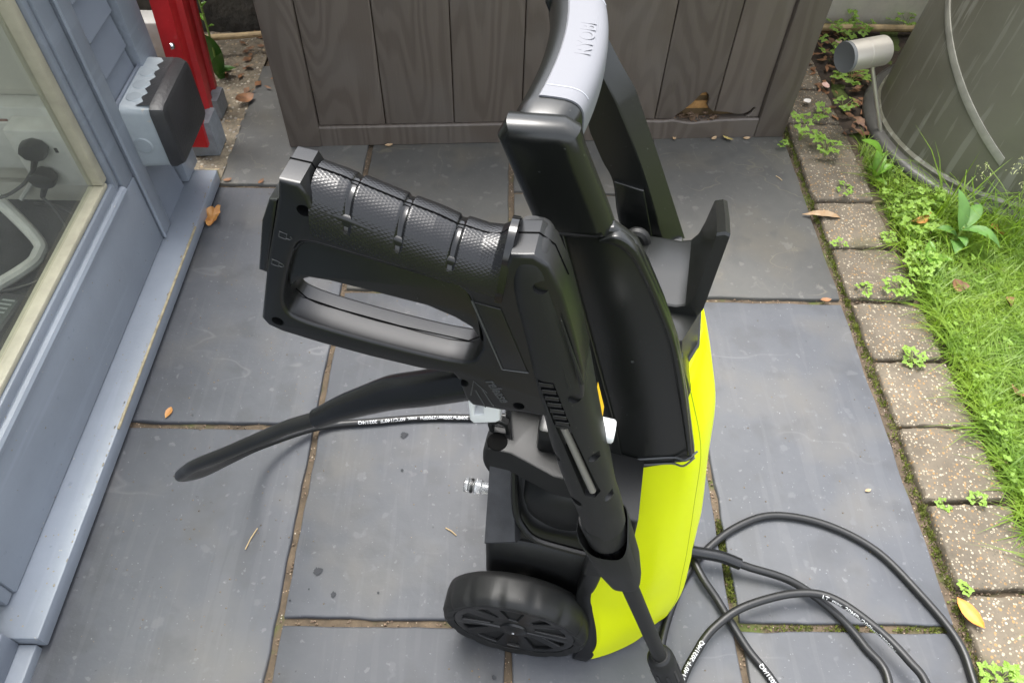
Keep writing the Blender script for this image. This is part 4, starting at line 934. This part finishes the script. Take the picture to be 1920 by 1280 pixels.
sg('clip_spring', tube([(-.0335, -.03, .626), (-.030, -.03, .634), (-.0275, -.03, .628)], .001, 6), 'chrome')

# ------------------------------------------------------------------ high pressure hose
def L(u, v, w): return np.array((WO[0] + u * _ca - v * _sa, WO[1] + u * _sa + v * _ca, w))
HR = .0056
path = [L(-.026, -.030, .664), L(-.067, -.030, .640), L(-.090, -.030, .628), L(-.110, -.030, .613), L(-.132, -.030, .595), L(-.153, -.030, .575), L(-.181, -.030, .553), L(-.214, -.030, .522), L(-.252, -.029, .485), L(-.287, -.026, .45), L(-.312, -.020, .418),
        (-.3165, .353, .36), (-.343, .416, .25), (-.366, .505, .12), (-.353, .570, .047), (-.2841, .6241, .012), (-.2011, .6386, .007), (-.1162, .6483, .006), (-.0301, .650, .006), (.06, .655, .006), (.15, .645, .006), (.225, .603, .006), (.274, .51, .008), (.2827, .4069, .018), (.3085, .3539, .012), (.3382, .295, .006), (.3676, .2472, .006), (.42, .13, .006), (.50, .10, .012), (.548, .165, .028), (.5504, .2402, .036), (.5368, .2724, .036), (.5072, .3141, .034), (.4601, .3534, .032), (.4103, .3601, .030), (.3407, .3425, .030), (.2966, .3172, .028), (.2669, .2862, .026), (.2349, .2309, .026), (.225, .13, .02), (.33, .03, .006), (.55, .03, .006), (.625, .15, .006), (.6304, .2498, .006), (.6282, .3072, .006), (.5966, .3723, .006), (.5529, .4345, .006), (.4882, .4734, .006), (.4148, .486, .006), (.355, .4664, .006), (.3012, .427, .006), (.2642, .3834, .006), (.2396, .3384, .006), (.2235, .2959, .006), (.2194, .2621, .006), (.235, .15, .008), (.32, .085, .018), (.45, .11, .006), (.5158, .2452, .006), (.4979, .2999, .006), (.4661, .3444, .009), (.415, .3811, .018), (.3528, .3988, .026), (.317, .410, .032), (.2798, .415, .036), (.245, .418, .045)]
hp = np.array(crom(path, 14))
t_, n_, b_ = frames([p for p in hp])
HZ = thing('pressure_hose', 'black rubber high pressure hose with white printing, looped over the slabs', 'hose', (.42, .35, 0))
def hz(name, me, m, par=None, ang=60): return link(name, remap(me, lambda c: Vector((c.x - .42, c.y - .35, c.z))), m, par or HZ, ang=ang)
hz('hose_tube', tube(hp, HR, 14), 'rubber')
i1 = 14 * 5
hz('hose_sleeve', tube(hp[:i1 + 1], list(np.interp(np.arange(i1 + 1), [0, 30, i1 - 4, i1], [.0125, .0118, .0082, .0078])), 16), 'sleeve')
k0 = len(hp) - 1 - 14 * 3 + 3
hz('hose_sleeve', tube(hp[k0:], .0084, 16), 'sleeve')
seglen = np.concatenate([[0], np.cumsum(np.linalg.norm(np.diff(hp, axis=0), axis=1))])
CAMP = np.array((0, 0, 1.04))
def hose_text(s, start_near, size, off=0., offrate=0.):
    """print running against the hose direction, starting at the path point nearest to start_near"""
    i0 = int(np.argmin(np.linalg.norm(hp - np.array(start_near), axis=1))); s0 = seglen[i0]
    me = text_mesh(s, size, 'print', 0, size * .012)
    bm = bmesh.new(); bm.from_mesh(me); bmesh.ops.subdivide_edges(bm, edges=[e for e in bm.edges if e.calc_length() > size * .2], cuts=1); bm.to_mesh(me); bm.free()
    def f(c):
        sp = s0 - c.x; P = np.array([np.interp(sp, seglen, hp[:, k]) for k in range(3)])
        Q = np.array([np.interp(sp - .002, seglen, hp[:, k]) for k in range(3)]); d = (Q - P) / np.linalg.norm(Q - P)
        v = CAMP - P; n0 = v - d * np.dot(v, d); n0 /= np.linalg.norm(n0); up = np.cross(n0, d)
        a = (c.y - size * .35) / HR * .9 + off + offrate * c.x
        return Vector(P + (HR + .00012) * (math.cos(a) * n0 + math.sin(a) * up))
    hz('printed_marking', remap(me, f), 'print', None, None)
hose_text('60°C/140°F 2021/4Q', (.2349, .2309, .026), .0088, .05)
hose_text('LT  max. 20MPa/200bar/2900Psi', (.4465, .3575, .031), .0085, -.45, -6)
hose_text('2021/4Q', (.366, .2495, .006), .0085, .05)
hose_text('max. 20MPa/200bar/2900Psi  max. 60°C/140°F  2021/4Q', (-.030, .650, .006), .0085, .1)

# ------------------------------------------------------------------ fallen leaves and scraps
def leaf_mesh(l, w, curl=.3, tip=1.2, nseg=8, lobes=0, fold=.25, seed=0):
    r = random.Random(seed); V = []; F = []
    for i in range(nseg + 1):
        t = i / nseg; hw = w * math.sin(math.pi * min(1, t ** (1 / tip))) ** .75 if 0 < t < 1 else w * .03
        if lobes: hw *= 1 + .45 * math.cos(t * math.pi * lobes)
        x = l * (t - .5); z = curl * l * ((t - .5) ** 2) + r.uniform(-.02, .02) * l
        for s in (-1, -.5, 0, .5, 1):
            V.append((x, hw * s + r.uniform(-.04, .04) * w, z + fold * hw * abs(s) + r.uniform(-.03, .03) * w))
    for i in range(nseg):
        for j in range(4): a = i * 5 + j; F.append((a, a + 1, a + 6, a + 5))
    return pymesh('leaf', V, F)
def fallen(name, label, cat, me, m, loc, rot, group=None):
    o = link(name, me, m, None, loc, 80); o.rotation_euler = tuple(R(a) for a in rot); return meta(o, label, cat, group)
mp = []
V = [(0, 0, .004)]; F = []; nr = 40
for q_ in (.35, .7, 1.):
    for i in range(nr):
        t = 2 * math.pi * i / nr; rr = .0185 * q_ * (.62 + .38 * abs(math.cos(2.5 * t + .3)) ** .8) * (1.25 if i < nr / 2 else .9) * random.uniform(.95, 1.05)
        x, y = rr * math.cos(t) * 1.3, rr * math.sin(t) * .85
        V.append((x, y, .003 + .010 * q_ ** 2 * abs(math.sin(t * 1.5 + .5)) + .003 * math.sin(x * 300) * q_))
F = [(0, 1 + i, 1 + (i + 1) % nr) for i in range(nr)] + [(1 + k * nr + i, 1 + (k + 1) * nr + i, 1 + (k + 1) * nr + (i + 1) % nr, 1 + k * nr + (i + 1) % nr) for k in range(2) for i in range(nr)]
me = pymesh('leaf', V, F)
fallen('fallen_leaf', 'curled golden brown maple leaf beside the end of the painted sill', 'leaf', me, 'leaf_gold', (-.575, 1.105, .006), (12, -14, 60))
fallen('fallen_leaf', 'small orange leaf lying on the joint near the painted sill', 'leaf', leaf_mesh(.022, .0055, .2, .75), 'leaf_gold', (-.535, .652, .002), (0, 0, 80))
fallen('fallen_leaf', 'bright orange oval leaf on the gap between slab and setts', 'leaf', leaf_mesh(.048, .0095, .25, 1.0), 'leaf_orange', (.656, .342, .012), (18, -8, -68))
fallen('fallen_leaf', 'long pale curled dead leaf across the slab edge', 'leaf', leaf_mesh(.078, .009, -.1, .8, fold=.9), 'leaf_pale', (.655, 1.148, .007), (0, 0, -7))
fallen('fallen_leaf', 'small pink brown leaf lying on the slab joint by the setts', 'leaf', leaf_mesh(.022, .005, .2, 1.), 'leaf_brown', (.607, .922, .003), (0, 0, 5))
fallen('fallen_leaf', 'tiny tan leaf lying on the slab above the outer hose loop', 'leaf', leaf_mesh(.011, .0025, .3, 1.), 'leaf_pale', (.573, .532, .002), (0, 0, 15))
fallen('fallen_leaf', 'yellowish leaf scrap against the foot of the brown box', 'leaf', leaf_mesh(.026, .008, .5, 1.), mat('yellow_leaf', (.45, .36, .12), .6, var=.3, vscale=60), (.505, 1.398, .006), (20, 0, 150))
for k, (x, y, rz, lb) in enumerate(((.475, 1.402, 40, 'tan leaf scrap left of the yellowish leaf, at the box foot'), (.55, 1.405, 10, 'brown leaf scrap right of the yellowish leaf, at the box foot'), (.385, 1.40, 70, 'tan scrap at the box foot beside the handle'), (-.252, 1.352, 15, 'tan leaf scrap at the joint under the left of the box'), (-.505, 1.222, 60, 'small rusty scrap on the joint near the sill end'), (-.575, 1.225, 20, 'small rusty scrap at the sill end'))):
    fallen('leaf_scrap', lb, 'leaf', leaf_mesh(.018, .004, .5, 1., seed=k), 'leaf_brown' if k > 3 else 'leaf_pale', (x, y, .004), (10, 0, rz))
fallen('fallen_leaf', 'crumpled rust brown leaf on the pebbly strip by the ladder', 'leaf', leaf_mesh(.05, .014, .6, 1., seed=5), 'leaf_brown', (-.60, 1.50, .012), (20, 10, 50))
fallen('petal', 'round white petal on the soil near the spotlight', 'petal', leaf_mesh(.02, .008, .5, 1.), 'white_petal', (.715, 1.535, .016), (0, 0, 20))
fallen('petal', 'crumpled pinkish white petal behind the round white petal', 'petal', leaf_mesh(.024, .010, .7, 1., seed=2), 'pink', (.775, 1.60, .016), (10, 0, 70))
fallen('petal', 'pinkish scrap under the bamboo cane near the cream wall', 'petal', leaf_mesh(.02, .008, .7, 1., seed=3), 'pink', (.86, 1.80, .016), (10, 0, 20))
for k, (x, y, rz, l, lb) in enumerate(((-.355, .44, 72, .034, 'straight pale straw on the left slab'), (-.067, .455, -35, .02, 'short bent straw on the middle slab'), (.595, 1.27, -55, .018, 'dark twig on the rear right slab'))):
    meta(link('twig', tube([(-l / 2, 0, .0015), (0, .001, .002), (l / 2, 0, .0015)], .0009, 6), 'twig', None, (x, y, .001)), lb, 'twig').rotation_euler = (0, 0, R(rz))
# water marks: flat dark blots on the slab left by drips
def blot(x, y, r, seed):
    q = random.Random(seed); V = [(0, 0, 0)] + [(r * (1 + q.uniform(-.3, .35)) * math.cos(a), r * (1 + q.uniform(-.3, .35)) * math.sin(a), 0) for a in np.linspace(0, 6.283, 26, endpoint=False)]
    return [(a + x, b + y, .0016 + random.uniform(0, .0003)) for a, b, c in V]
V = []; F = []
for k, (x, y, r) in enumerate(((-.252, .393, .0052), (-.2475, .3955, .0026), (-.225, .361, .0036), (-.283, .352, .0015), (-.163, .364, .0017), (-.1505, .618, .0055), (-.148, .555, .0022), (.0, .255, .003), (-.26, .368, .0012))):
    b = blot(x, y, r, k); n = len(V); V += b; F += [(n, n + 1 + i, n + 1 + (i + 1) % 26) for i in range(26)]
meta(link('drip_marks', pymesh('drip_marks', V, F), mat('wet_slate', (.035, .037, .041), .7, spec=.15)), 'dark wet drip marks on the slabs', kind='stuff')
# loose grit in the joints
V = []; F = []
def grit(x, y, z, r):
    n = len(V); q = rng.normal(0, 1, (5, 3)) * r
    V.extend([np.array((x, y, z)) + p for p in ((-r, -r * .7, 0), (r, -r * .6, 0), (r * .8, r, 0), (-r * .9, r * .8, 0), (q[0][0] * .3, q[0][1] * .3, r * 1.1))])
    F.extend([(n, n + 1, n + 4), (n + 1, n + 2, n + 4), (n + 2, n + 3, n + 4), (n + 3, n, n + 4)])
for _ in range(1500):
    k = random.random()
    if k < .25: x, y = random.uniform(-.59, .64), random.choice([.631, .324, 1.212, .925]) + random.uniform(-.004, .004)
    elif k < .5: x, y = random.choice(XL[1:4]) + random.uniform(-.004, .004), random.uniform(.1, 1.4)
    elif k < .8: x, y = .648 + random.uniform(-.006, .006), random.uniform(.2, 1.5)
    else: x, y = random.uniform(.655, .785), random.choice([1.334, 1.198, 1.062, .924, .784, .649, .514, .375]) + random.uniform(-.003, .003)
    grit(x, y, -.006, random.uniform(.0007, .0022))
meta(link('joint_grit', pymesh('joint_grit', V, F), mat('grit', (.26, .18, .12), .9, vscale=300, col2=(.10, .08, .06)), ang=None), 'loose grit in the paving joints', kind='stuff')
V = []; F = []
for _ in range(420):
    grit(random.uniform(-.58, .63), random.uniform(.2, 1.4), .0003, random.uniform(.0005, .0013))
for _ in range(160):
    grit(random.uniform(-.56, -.30), random.uniform(.3, 1.2), .0003, random.uniform(.0005, .0014))
meta(link('slab_debris', pymesh('slab_debris', V, F), mat('debris', (.22, .16, .10), .9, vscale=200, col2=(.05, .045, .04)), ang=None), 'crumbs of dirt scattered on the slabs', kind='stuff')
# moss cushions in the joints
V = []; F = []
def moss(x, y, s, z=-.005):
    for _ in range(int(14 * s)):
        n = len(V); c = np.array((x + random.gauss(0, .0035), y + random.gauss(0, .0035), z)); a = random.uniform(0, 6.28); h = random.uniform(.002, .0055)
        d = np.array((math.cos(a), math.sin(a), 0)) * random.uniform(.0009, .002)
        V.extend([c - d, c + d, c + np.array((random.gauss(0, .0015), random.gauss(0, .0015), h))]); F.append((n, n + 1, n + 2))
for y in np.arange(.36, .48, .0018): moss(.333, y, 1.2)
for _ in range(70): moss(random.uniform(.36, .64), .324, .6)
for _ in range(420): moss(.650 + random.gauss(0, .003), random.uniform(.2, 1.5) ** 1., .8, -.004)
for _ in range(12): moss(-.578 + random.gauss(0, .004), .532 + random.gauss(0, .006), 1.)
meta(link('joint_moss', pymesh('joint_moss', V, F), mat('moss', (.16, .20, .02), .8, vscale=90, col2=(.05, .055, .012)), ang=None), 'moss growing in the joints', kind='stuff')

# ------------------------------------------------------------------ plants
def blade_leaf(l, w, bend=.4, nseg=7, wave=.06, cup=.25, seed=0):
    r = random.Random(seed); V = []; F = []
    for i in range(nseg + 1):
        t = i / nseg; hw = w * (math.sin(math.pi * min(1, .06 + t * .94)) ** .8) * (1 - .25 * t)
        a = bend * t; x = l * t * math.cos(a * .7); z = l * t * math.sin(.5 - a)
        for s in (-1, -.5, 0, .5, 1):
            V.append((x, hw * s, z + cup * hw * s * s + wave * hw * math.sin(t * 9 + s * 2 + seed)))
    for i in range(nseg):
        for j in range(4): a = i * 5 + j; F.append((a, a + 1, a + 6, a + 5))
    return pymesh('leaf', V, F)
def lobed_leaf(s, seed):
    """three leaflets, each cut into rounded lobes, on a short stalk"""
    r = random.Random(seed); V = []; F = []
    for a0 in (-75, 0, 75):
        a0 = R(a0 + r.uniform(-12, 12)); n = len(V); cx, cy = math.cos(a0) * s * .52, math.sin(a0) * s * .52; V.append((cx, cy, s * .1))
        m = 18
        for i in range(m):
            t = 2 * math.pi * i / m + a0; rr = s * .46 * (1 + .24 * math.cos(3 * (t - a0))) * (1 + .10 * math.cos(9 * (t - a0)))
            if math.cos(t - a0) < -.75: rr *= .75
            V.append((cx + rr * math.cos(t), cy + rr * math.sin(t), s * (.1 + r.uniform(-.08, .10))))
        F += [(n, n + 1 + i, n + 1 + (i + 1) % m) for i in range(m)]
    return pymesh('leaf', V, F)
LOB = [lobed_leaf(.011, k) for k in range(5)]
for q in LOB: q.materials.append(M['foliage'])
def seedling(x, y, z, n, spread, h, label, s=1., seed=0, group='seedlings in the paving cracks'):
    r = random.Random(seed); t = thing('seedling', label, 'seedling', (x, y, z), r.uniform(0, 6), group)
    sv = []; 
    for i in range(n):
        a = 6.283 * i / n + r.uniform(-.4, .4); d = spread * math.sqrt(r.uniform(.05, 1)); p = (d * math.cos(a), d * math.sin(a), h * r.uniform(.5, 1.1))
        o = link('leaf', LOB[r.randrange(5)], None, t, p, None); o.rotation_euler = (r.uniform(-.35, .35), r.uniform(-.35, .35), a + r.uniform(-.5, .5)); k = s * r.uniform(.75, 1.25); o.scale = (k, k, k)
        sv.append(tube([(0, 0, -.002), (p[0] * .5, p[1] * .5, p[2] * .75), p], .0005, 5))
    bm = bmesh.new()
    for q in sv: bm.from_mesh(q)
    me = bpy.data.meshes.new('stems'); bm.to_mesh(me); bm.free(); link('stems', me, 'stem', t)
SEED = [(.668, 1.400, 9, .038, .05, 1.25, 'tall bright seedling at the right front corner of the brown box'),
 (.712, 1.345, 7, .024, .03, 1.2, 'bright seedling on the paver gap, right of the box corner seedling'),
 (.725, 1.225, 5, .017, .012, .8, 'small seedling on the second full paver from the brown box'),
 (.667, 1.063, 3, .011, .010, .8, 'tiny seedling at the paver edge below the pale curled leaf'),
 (.683, .942, 4, .018, .010, .85, 'yellowish seedling at a paver joint level with the slab joint, slab side'),
 (.748, .940, 11, .028, .02, 1.0, 'wide seedling at a paver joint level with the slab joint, lawn side'),
 (.722, .782, 7, .018, .012, .95, 'seedling in the joint one paver nearer than the wide seedling'),
 (.729, .513, 4, .009, .012, .9, 'seedling in the paver joint beside the outer hose loop, lawn side'),
 (.678, .507, 3, .009, .006, .7, 'tiny seedling in the paver joint beside the outer hose loop, slab side'),
 (.660, .378, 4, .009, .01, .75, 'tiny seedling at the paver corner beside the orange leaf'),
 (.662, .255, 8, .022, .02, 1.15, 'seedling at the patio edge in the bottom right corner'),
 (.895, 1.845, 16, .055, .04, 1.35, 'clump of seedlings by the cane at the cream wall'),
 (.852, 1.640, 14, .045, .03, 1.3, 'clump of seedlings behind the spotlight'),
 (.740, 1.490, 6, .022, .02, 1.1, 'seedling beside the round white petal'),
 (.768, 1.078, 9, .015, .012, .7, 'dense pale seedling at the lawn edge beside the pale curled leaf'),
 (.835, 1.115, 13, .036, .04, 1.2, 'bushy seedling in the lawn corner by the pavers'),
 (.885, 1.180, 9, .03, .04, 1.1, 'seedling against the rim of the black bin'),
 (.850, 1.750, 12, .05, .03, 1.3, 'clump of seedlings between the box and the spotlight'),
 (1.06, 1.88, 10, .05, .04, 1.3, 'clump of seedlings where the cream wall meets the bin'),
 (.800, 1.520, 6, .026, .02, 1.1, 'seedling by the brown litter below the spotlight'),
 (.803, 1.005, 10, .03, .03, 1.0, 'pale fine seedling at the lawn edge two pavers up from the wide one'),
 (.79, .965, 6, .018, .03, 1.0, 'yellow green seedling overhanging the lawn edge of the wide one'),
 (.625, 1.378, 3, .012, .01, .8, 'tiny seedling on the slab tip by the box corner'),
 (.80, .64, 6, .02, .03, .9, 'seedling in the grass at the paver edge, right of centre')]
for k, (x, y, n, sp, h, s, lb) in enumerate(SEED): seedling(x, y, .006, n, sp, h, lb, s, k)
def bigplant(name, label, cat, loc, specs, m, stemh=.0):
    t = thing(name, label, cat, loc)
    for k, (l, w, az, el, bend, z) in enumerate(specs):
        o = link('leaf', blade_leaf(l, w, bend, seed=k), m, t, (0, 0, z), 80); o.rotation_euler = (0, R(-el), R(az))
    if stemh: link('stem', tube([(0, 0, -.01), (.002, .001, stemh)], [.003, .0016], 8), 'stem', t)
    return t
bigplant('dock_plant', 'young dock with one broad bright leaf below the spotlight', 'weed', (.80, 1.275, .0), [(.072, .017, 165, 32, .5, .055), (.06, .012, 95, 50, .4, .01), (.062, .011, 60, 40, .6, .01), (.05, .010, 20, 25, .5, .01), (.045, .009, 200, 45, .5, .01), (.04, .010, 300, 15, .5, .0)], 'foliage2', .075)
bigplant('foxglove_plant', 'young plant with three long pointed leaves in front of the black bin', 'weed', (.895, 1.07, .0), [(.085, .0165, 110, 42, .35, .045), (.075, .016, 48, 18, .5, .05), (.085, .015, -35, 10, .75, .05), (.05, .012, 165, 20, .6, .03), (.05, .014, 250, 12, .6, .02), (.04, .011, -90, 20, .6, .03)], 'foliage3', .055)
bigplant('broad_weed', 'low broad leaved weed in the grass beside the pavers', 'weed', (.835, 1.03, .0), [(.065, .018, 250, 28, .6, .01), (.055, .015, 190, 30, .6, .0), (.05, .013, 330, 30, .5, .0), (.045, .012, 80, 40, .5, .0)], 'foliage2')
shoot = thing('leafy_shoot', 'upright leafy shoot with a large dark leaf beside the red ladder', 'plant', (-.683, 1.60, 0))
link('stem', tube(crom([(0, .0, 0), (.006, .0, .1), (.004, .01, .22), (.008, .0, .34)], 5), [.0025] * 15 + [.0015], 8), 'stem', shoot)
for k in range(14):
    o = link('leaf', blade_leaf(.020, .006, .5, 5, seed=k), 'foliage2', shoot, (.006, .003, .125 + .016 * k), 80); o.rotation_euler = (0, R(-20), R(137 * k))
for (l, w, az, el, z, x) in ((.135, .021, -84, 82, .0, .004), (.09, .020, -40, 72, .0, .01), (.05, .014, 20, 15, .01, .0)):
    o = link('large_leaf', blade_leaf(l, w, .5, seed=int(az)), 'darkleaf', shoot, (x, -.008, z), 80); o.rotation_euler = (0, R(-el), R(az))
# flowering grass
for k, (x, y, lb, hs_) in enumerate(((1.01, 1.10, 'seeding meadow grass stalks against the black bin', ((-.09, .05, .15), (-.03, .04, .17), (.03, .06, .12))), (1.10, 1.12, 'tall upright grass spike right of the seeding stalks', ((.0, .02, .16), (.02, .03, .13))))):
    t = thing('seeding_grass', lb, 'grass', (x, y, 0))
    for (dx, dy, h) in hs_:
        link('stalk', tube(crom([(0, 0, 0), (dx * .3, dy * .3, h * .6), (dx, dy, h)], 5), .0008, 5), 'stem', t)
        V = []; F = []
        for i in range(26 if k == 0 else 14):
            f = random.uniform(.0, 1); sp = .018 * (1 - f) + .003 if k == 0 else .002
            c = np.array((dx * (1 - .15 * (1 - f)) + random.uniform(-sp, sp), dy + random.uniform(-sp, sp), h - .045 * (1 - f) + random.uniform(-.004, .004))); n = len(V)
            d = np.array((random.uniform(-1, 1), random.uniform(-1, 1), 1.)) * .0026; e = np.array((.0011, 0, 0)); g = np.array((0, .0011, 0))
            V += [c - d, c + e, c + g, c - e, c - g, c + d]; F += [(n, n + 1, n + 2), (n, n + 2, n + 3), (n, n + 3, n + 4), (n, n + 4, n + 1), (n + 5, n + 2, n + 1), (n + 5, n + 3, n + 2), (n + 5, n + 4, n + 3), (n + 5, n + 1, n + 4)]
        link('seed_head', pymesh('seed_head', V, F), mat('seed_husk', (.40, .42, .2), .7) if 'seed_husk' not in bpy.data.materials else bpy.data.materials['seed_husk'], t)

# lawn grass
def grass(N, name, m, label, hmin, hmax, wid, region, lean=.9, seed=1):
    g = np.random.default_rng(seed); x, y = region(g, N); n = len(x)
    h = g.uniform(hmin, hmax, n) * g.choice([1, 1, 1, 1.4], n); a = g.uniform(0, 2 * np.pi, n); ln = np.abs(g.normal(lean, .35, n)); w = wid * g.uniform(.6, 1.3, n)
    base = np.stack([x, y, np.full(n, -.008)], 1); dirv = np.stack([np.cos(a), np.sin(a), np.zeros(n)], 1); side = np.stack([-np.sin(a), np.cos(a), np.zeros(n)], 1)
    V = []
    for t, ww in ((0, 1.), (.4, .95), (.75, .65), (1., .0)):
        c = base + dirv * (h * ln * t * t)[:, None] + np.array((0, 0, 1.)) * (h * (t - .38 * ln * t * t))[:, None]
        if ww > 0: V += [c - side * (w * ww)[:, None], c + side * (w * ww)[:, None]]
        else: V += [c]
    V = np.stack(V, 1).reshape(-1, 3)
    i = np.arange(n)[:, None] * 7
    tri = np.concatenate([i + np.array(q) for q in ((0, 1, 3), (0, 3, 2), (2, 3, 5), (2, 5, 4), (4, 5, 6))], 1).reshape(-1, 3)
    me = bpy.data.meshes.new(name); me.vertices.add(len(V)); me.vertices.foreach_set('co', V.ravel().astype(np.float32))
    me.loops.add(tri.size); me.loops.foreach_set('vertex_index', tri.ravel().astype(np.int32)); me.polygons.add(len(tri))
    me.polygons.foreach_set('loop_start', np.arange(0, tri.size, 3, dtype=np.int32)); me.update(calc_edges=True); me.validate()
    return meta(link(name, me, m, ang=180), label, kind='stuff')
def lawn_region(g, N):
    x = .800 + g.gamma(1.15, .24, N); y = g.uniform(.1, 1.40, N)
    ok = (np.hypot(x - BC[0], y - BC[1]) > .335) & (x < 1.75); 
    thin = (y > .98) & (x < .93) & (g.uniform(0, 1, N) < .72)
    ok &= ~thin
    return x[ok], y[ok]
grass(52000, 'grass', 'grass', 'lush lawn grass, blades lying over one another', .022, .058, .0009, lawn_region, 1.15, 3)
grass(5200, 'dry_grass', 'grass_dry', 'dry straw coloured grass blades in the lawn', .015, .035, .0008, lawn_region, 1.3, 5)
grass(700, 'long_grass', 'grass', 'longer grass blades leaning at the bin and the setts', .07, .14, .0013, lambda g, N: (lambda a, r: (BC[0] + r * np.cos(a), BC[1] + r * np.sin(a)))(g.uniform(R(222), R(330), N), g.uniform(.33, .42, N)), .8, 8)
grass(600, 'edge_grass', 'grass', 'long grass blades leaning over the setts', .03, .07, .0012, lambda g, N: (g.normal(.805, .008, N), g.uniform(.2, 1.12, N)), .9, 9)
# clover-like and mossy leaves low in the lawn
V = []; F = []
for i in range(620):
    x = .80 + random.gammavariate(1.0, .09); y = random.uniform(.2, 1.25); 
    if math.hypot(x - BC[0], y - BC[1]) < .33: continue
    for a0 in (0, 2.1, 4.2):
        r_ = random.uniform(.0025, .0055); z = random.uniform(.006, .022); n = len(V); cx2, cy2 = x + r_ * math.cos(a0), y + r_ * math.sin(a0)
        V += [(cx2 + r_ * math.cos(t), cy2 + r_ * math.sin(t), z + random.uniform(-.0015, .0015)) for t in np.linspace(0, 6.28, 7)[:6]]; F.append(tuple(range(n, n + 6)))
meta(link('lawn_weeds', pymesh('lawn_weeds', V, F), 'foliage', ang=None), 'tiny round lawn weeds among the grass', kind='stuff')
for k, (x, y, l, mm, lb) in enumerate(((.853, .947, .04, 'leaf_brown', 'crumpled brown leaf in the grass beside the wide seedling'), (.935, .909, .03, 'leaf_brown', 'dark red brown leaf in the grass right of the crumpled one'), (.985, 1.095, .045, 'leaf_gold', 'crumpled gold leaf in the grass at the bin rim'), (.87, .70, .04, 'leaf_brown', 'brown leaf sunk in the grass level with the paver middle'), (.93, .60, .035, 'leaf_pale', 'tan leaf in the grass at the right picture edge'), (.845, 1.12, .045, 'leaf_gold', 'gold brown leaf under the bushy seedling in the lawn corner'))):
    fallen('fallen_leaf', lb, 'leaf', leaf_mesh(l, l * .3, 1.1, 1., seed=k), mm, (x, y, .022), (25, 15, 40 * k))
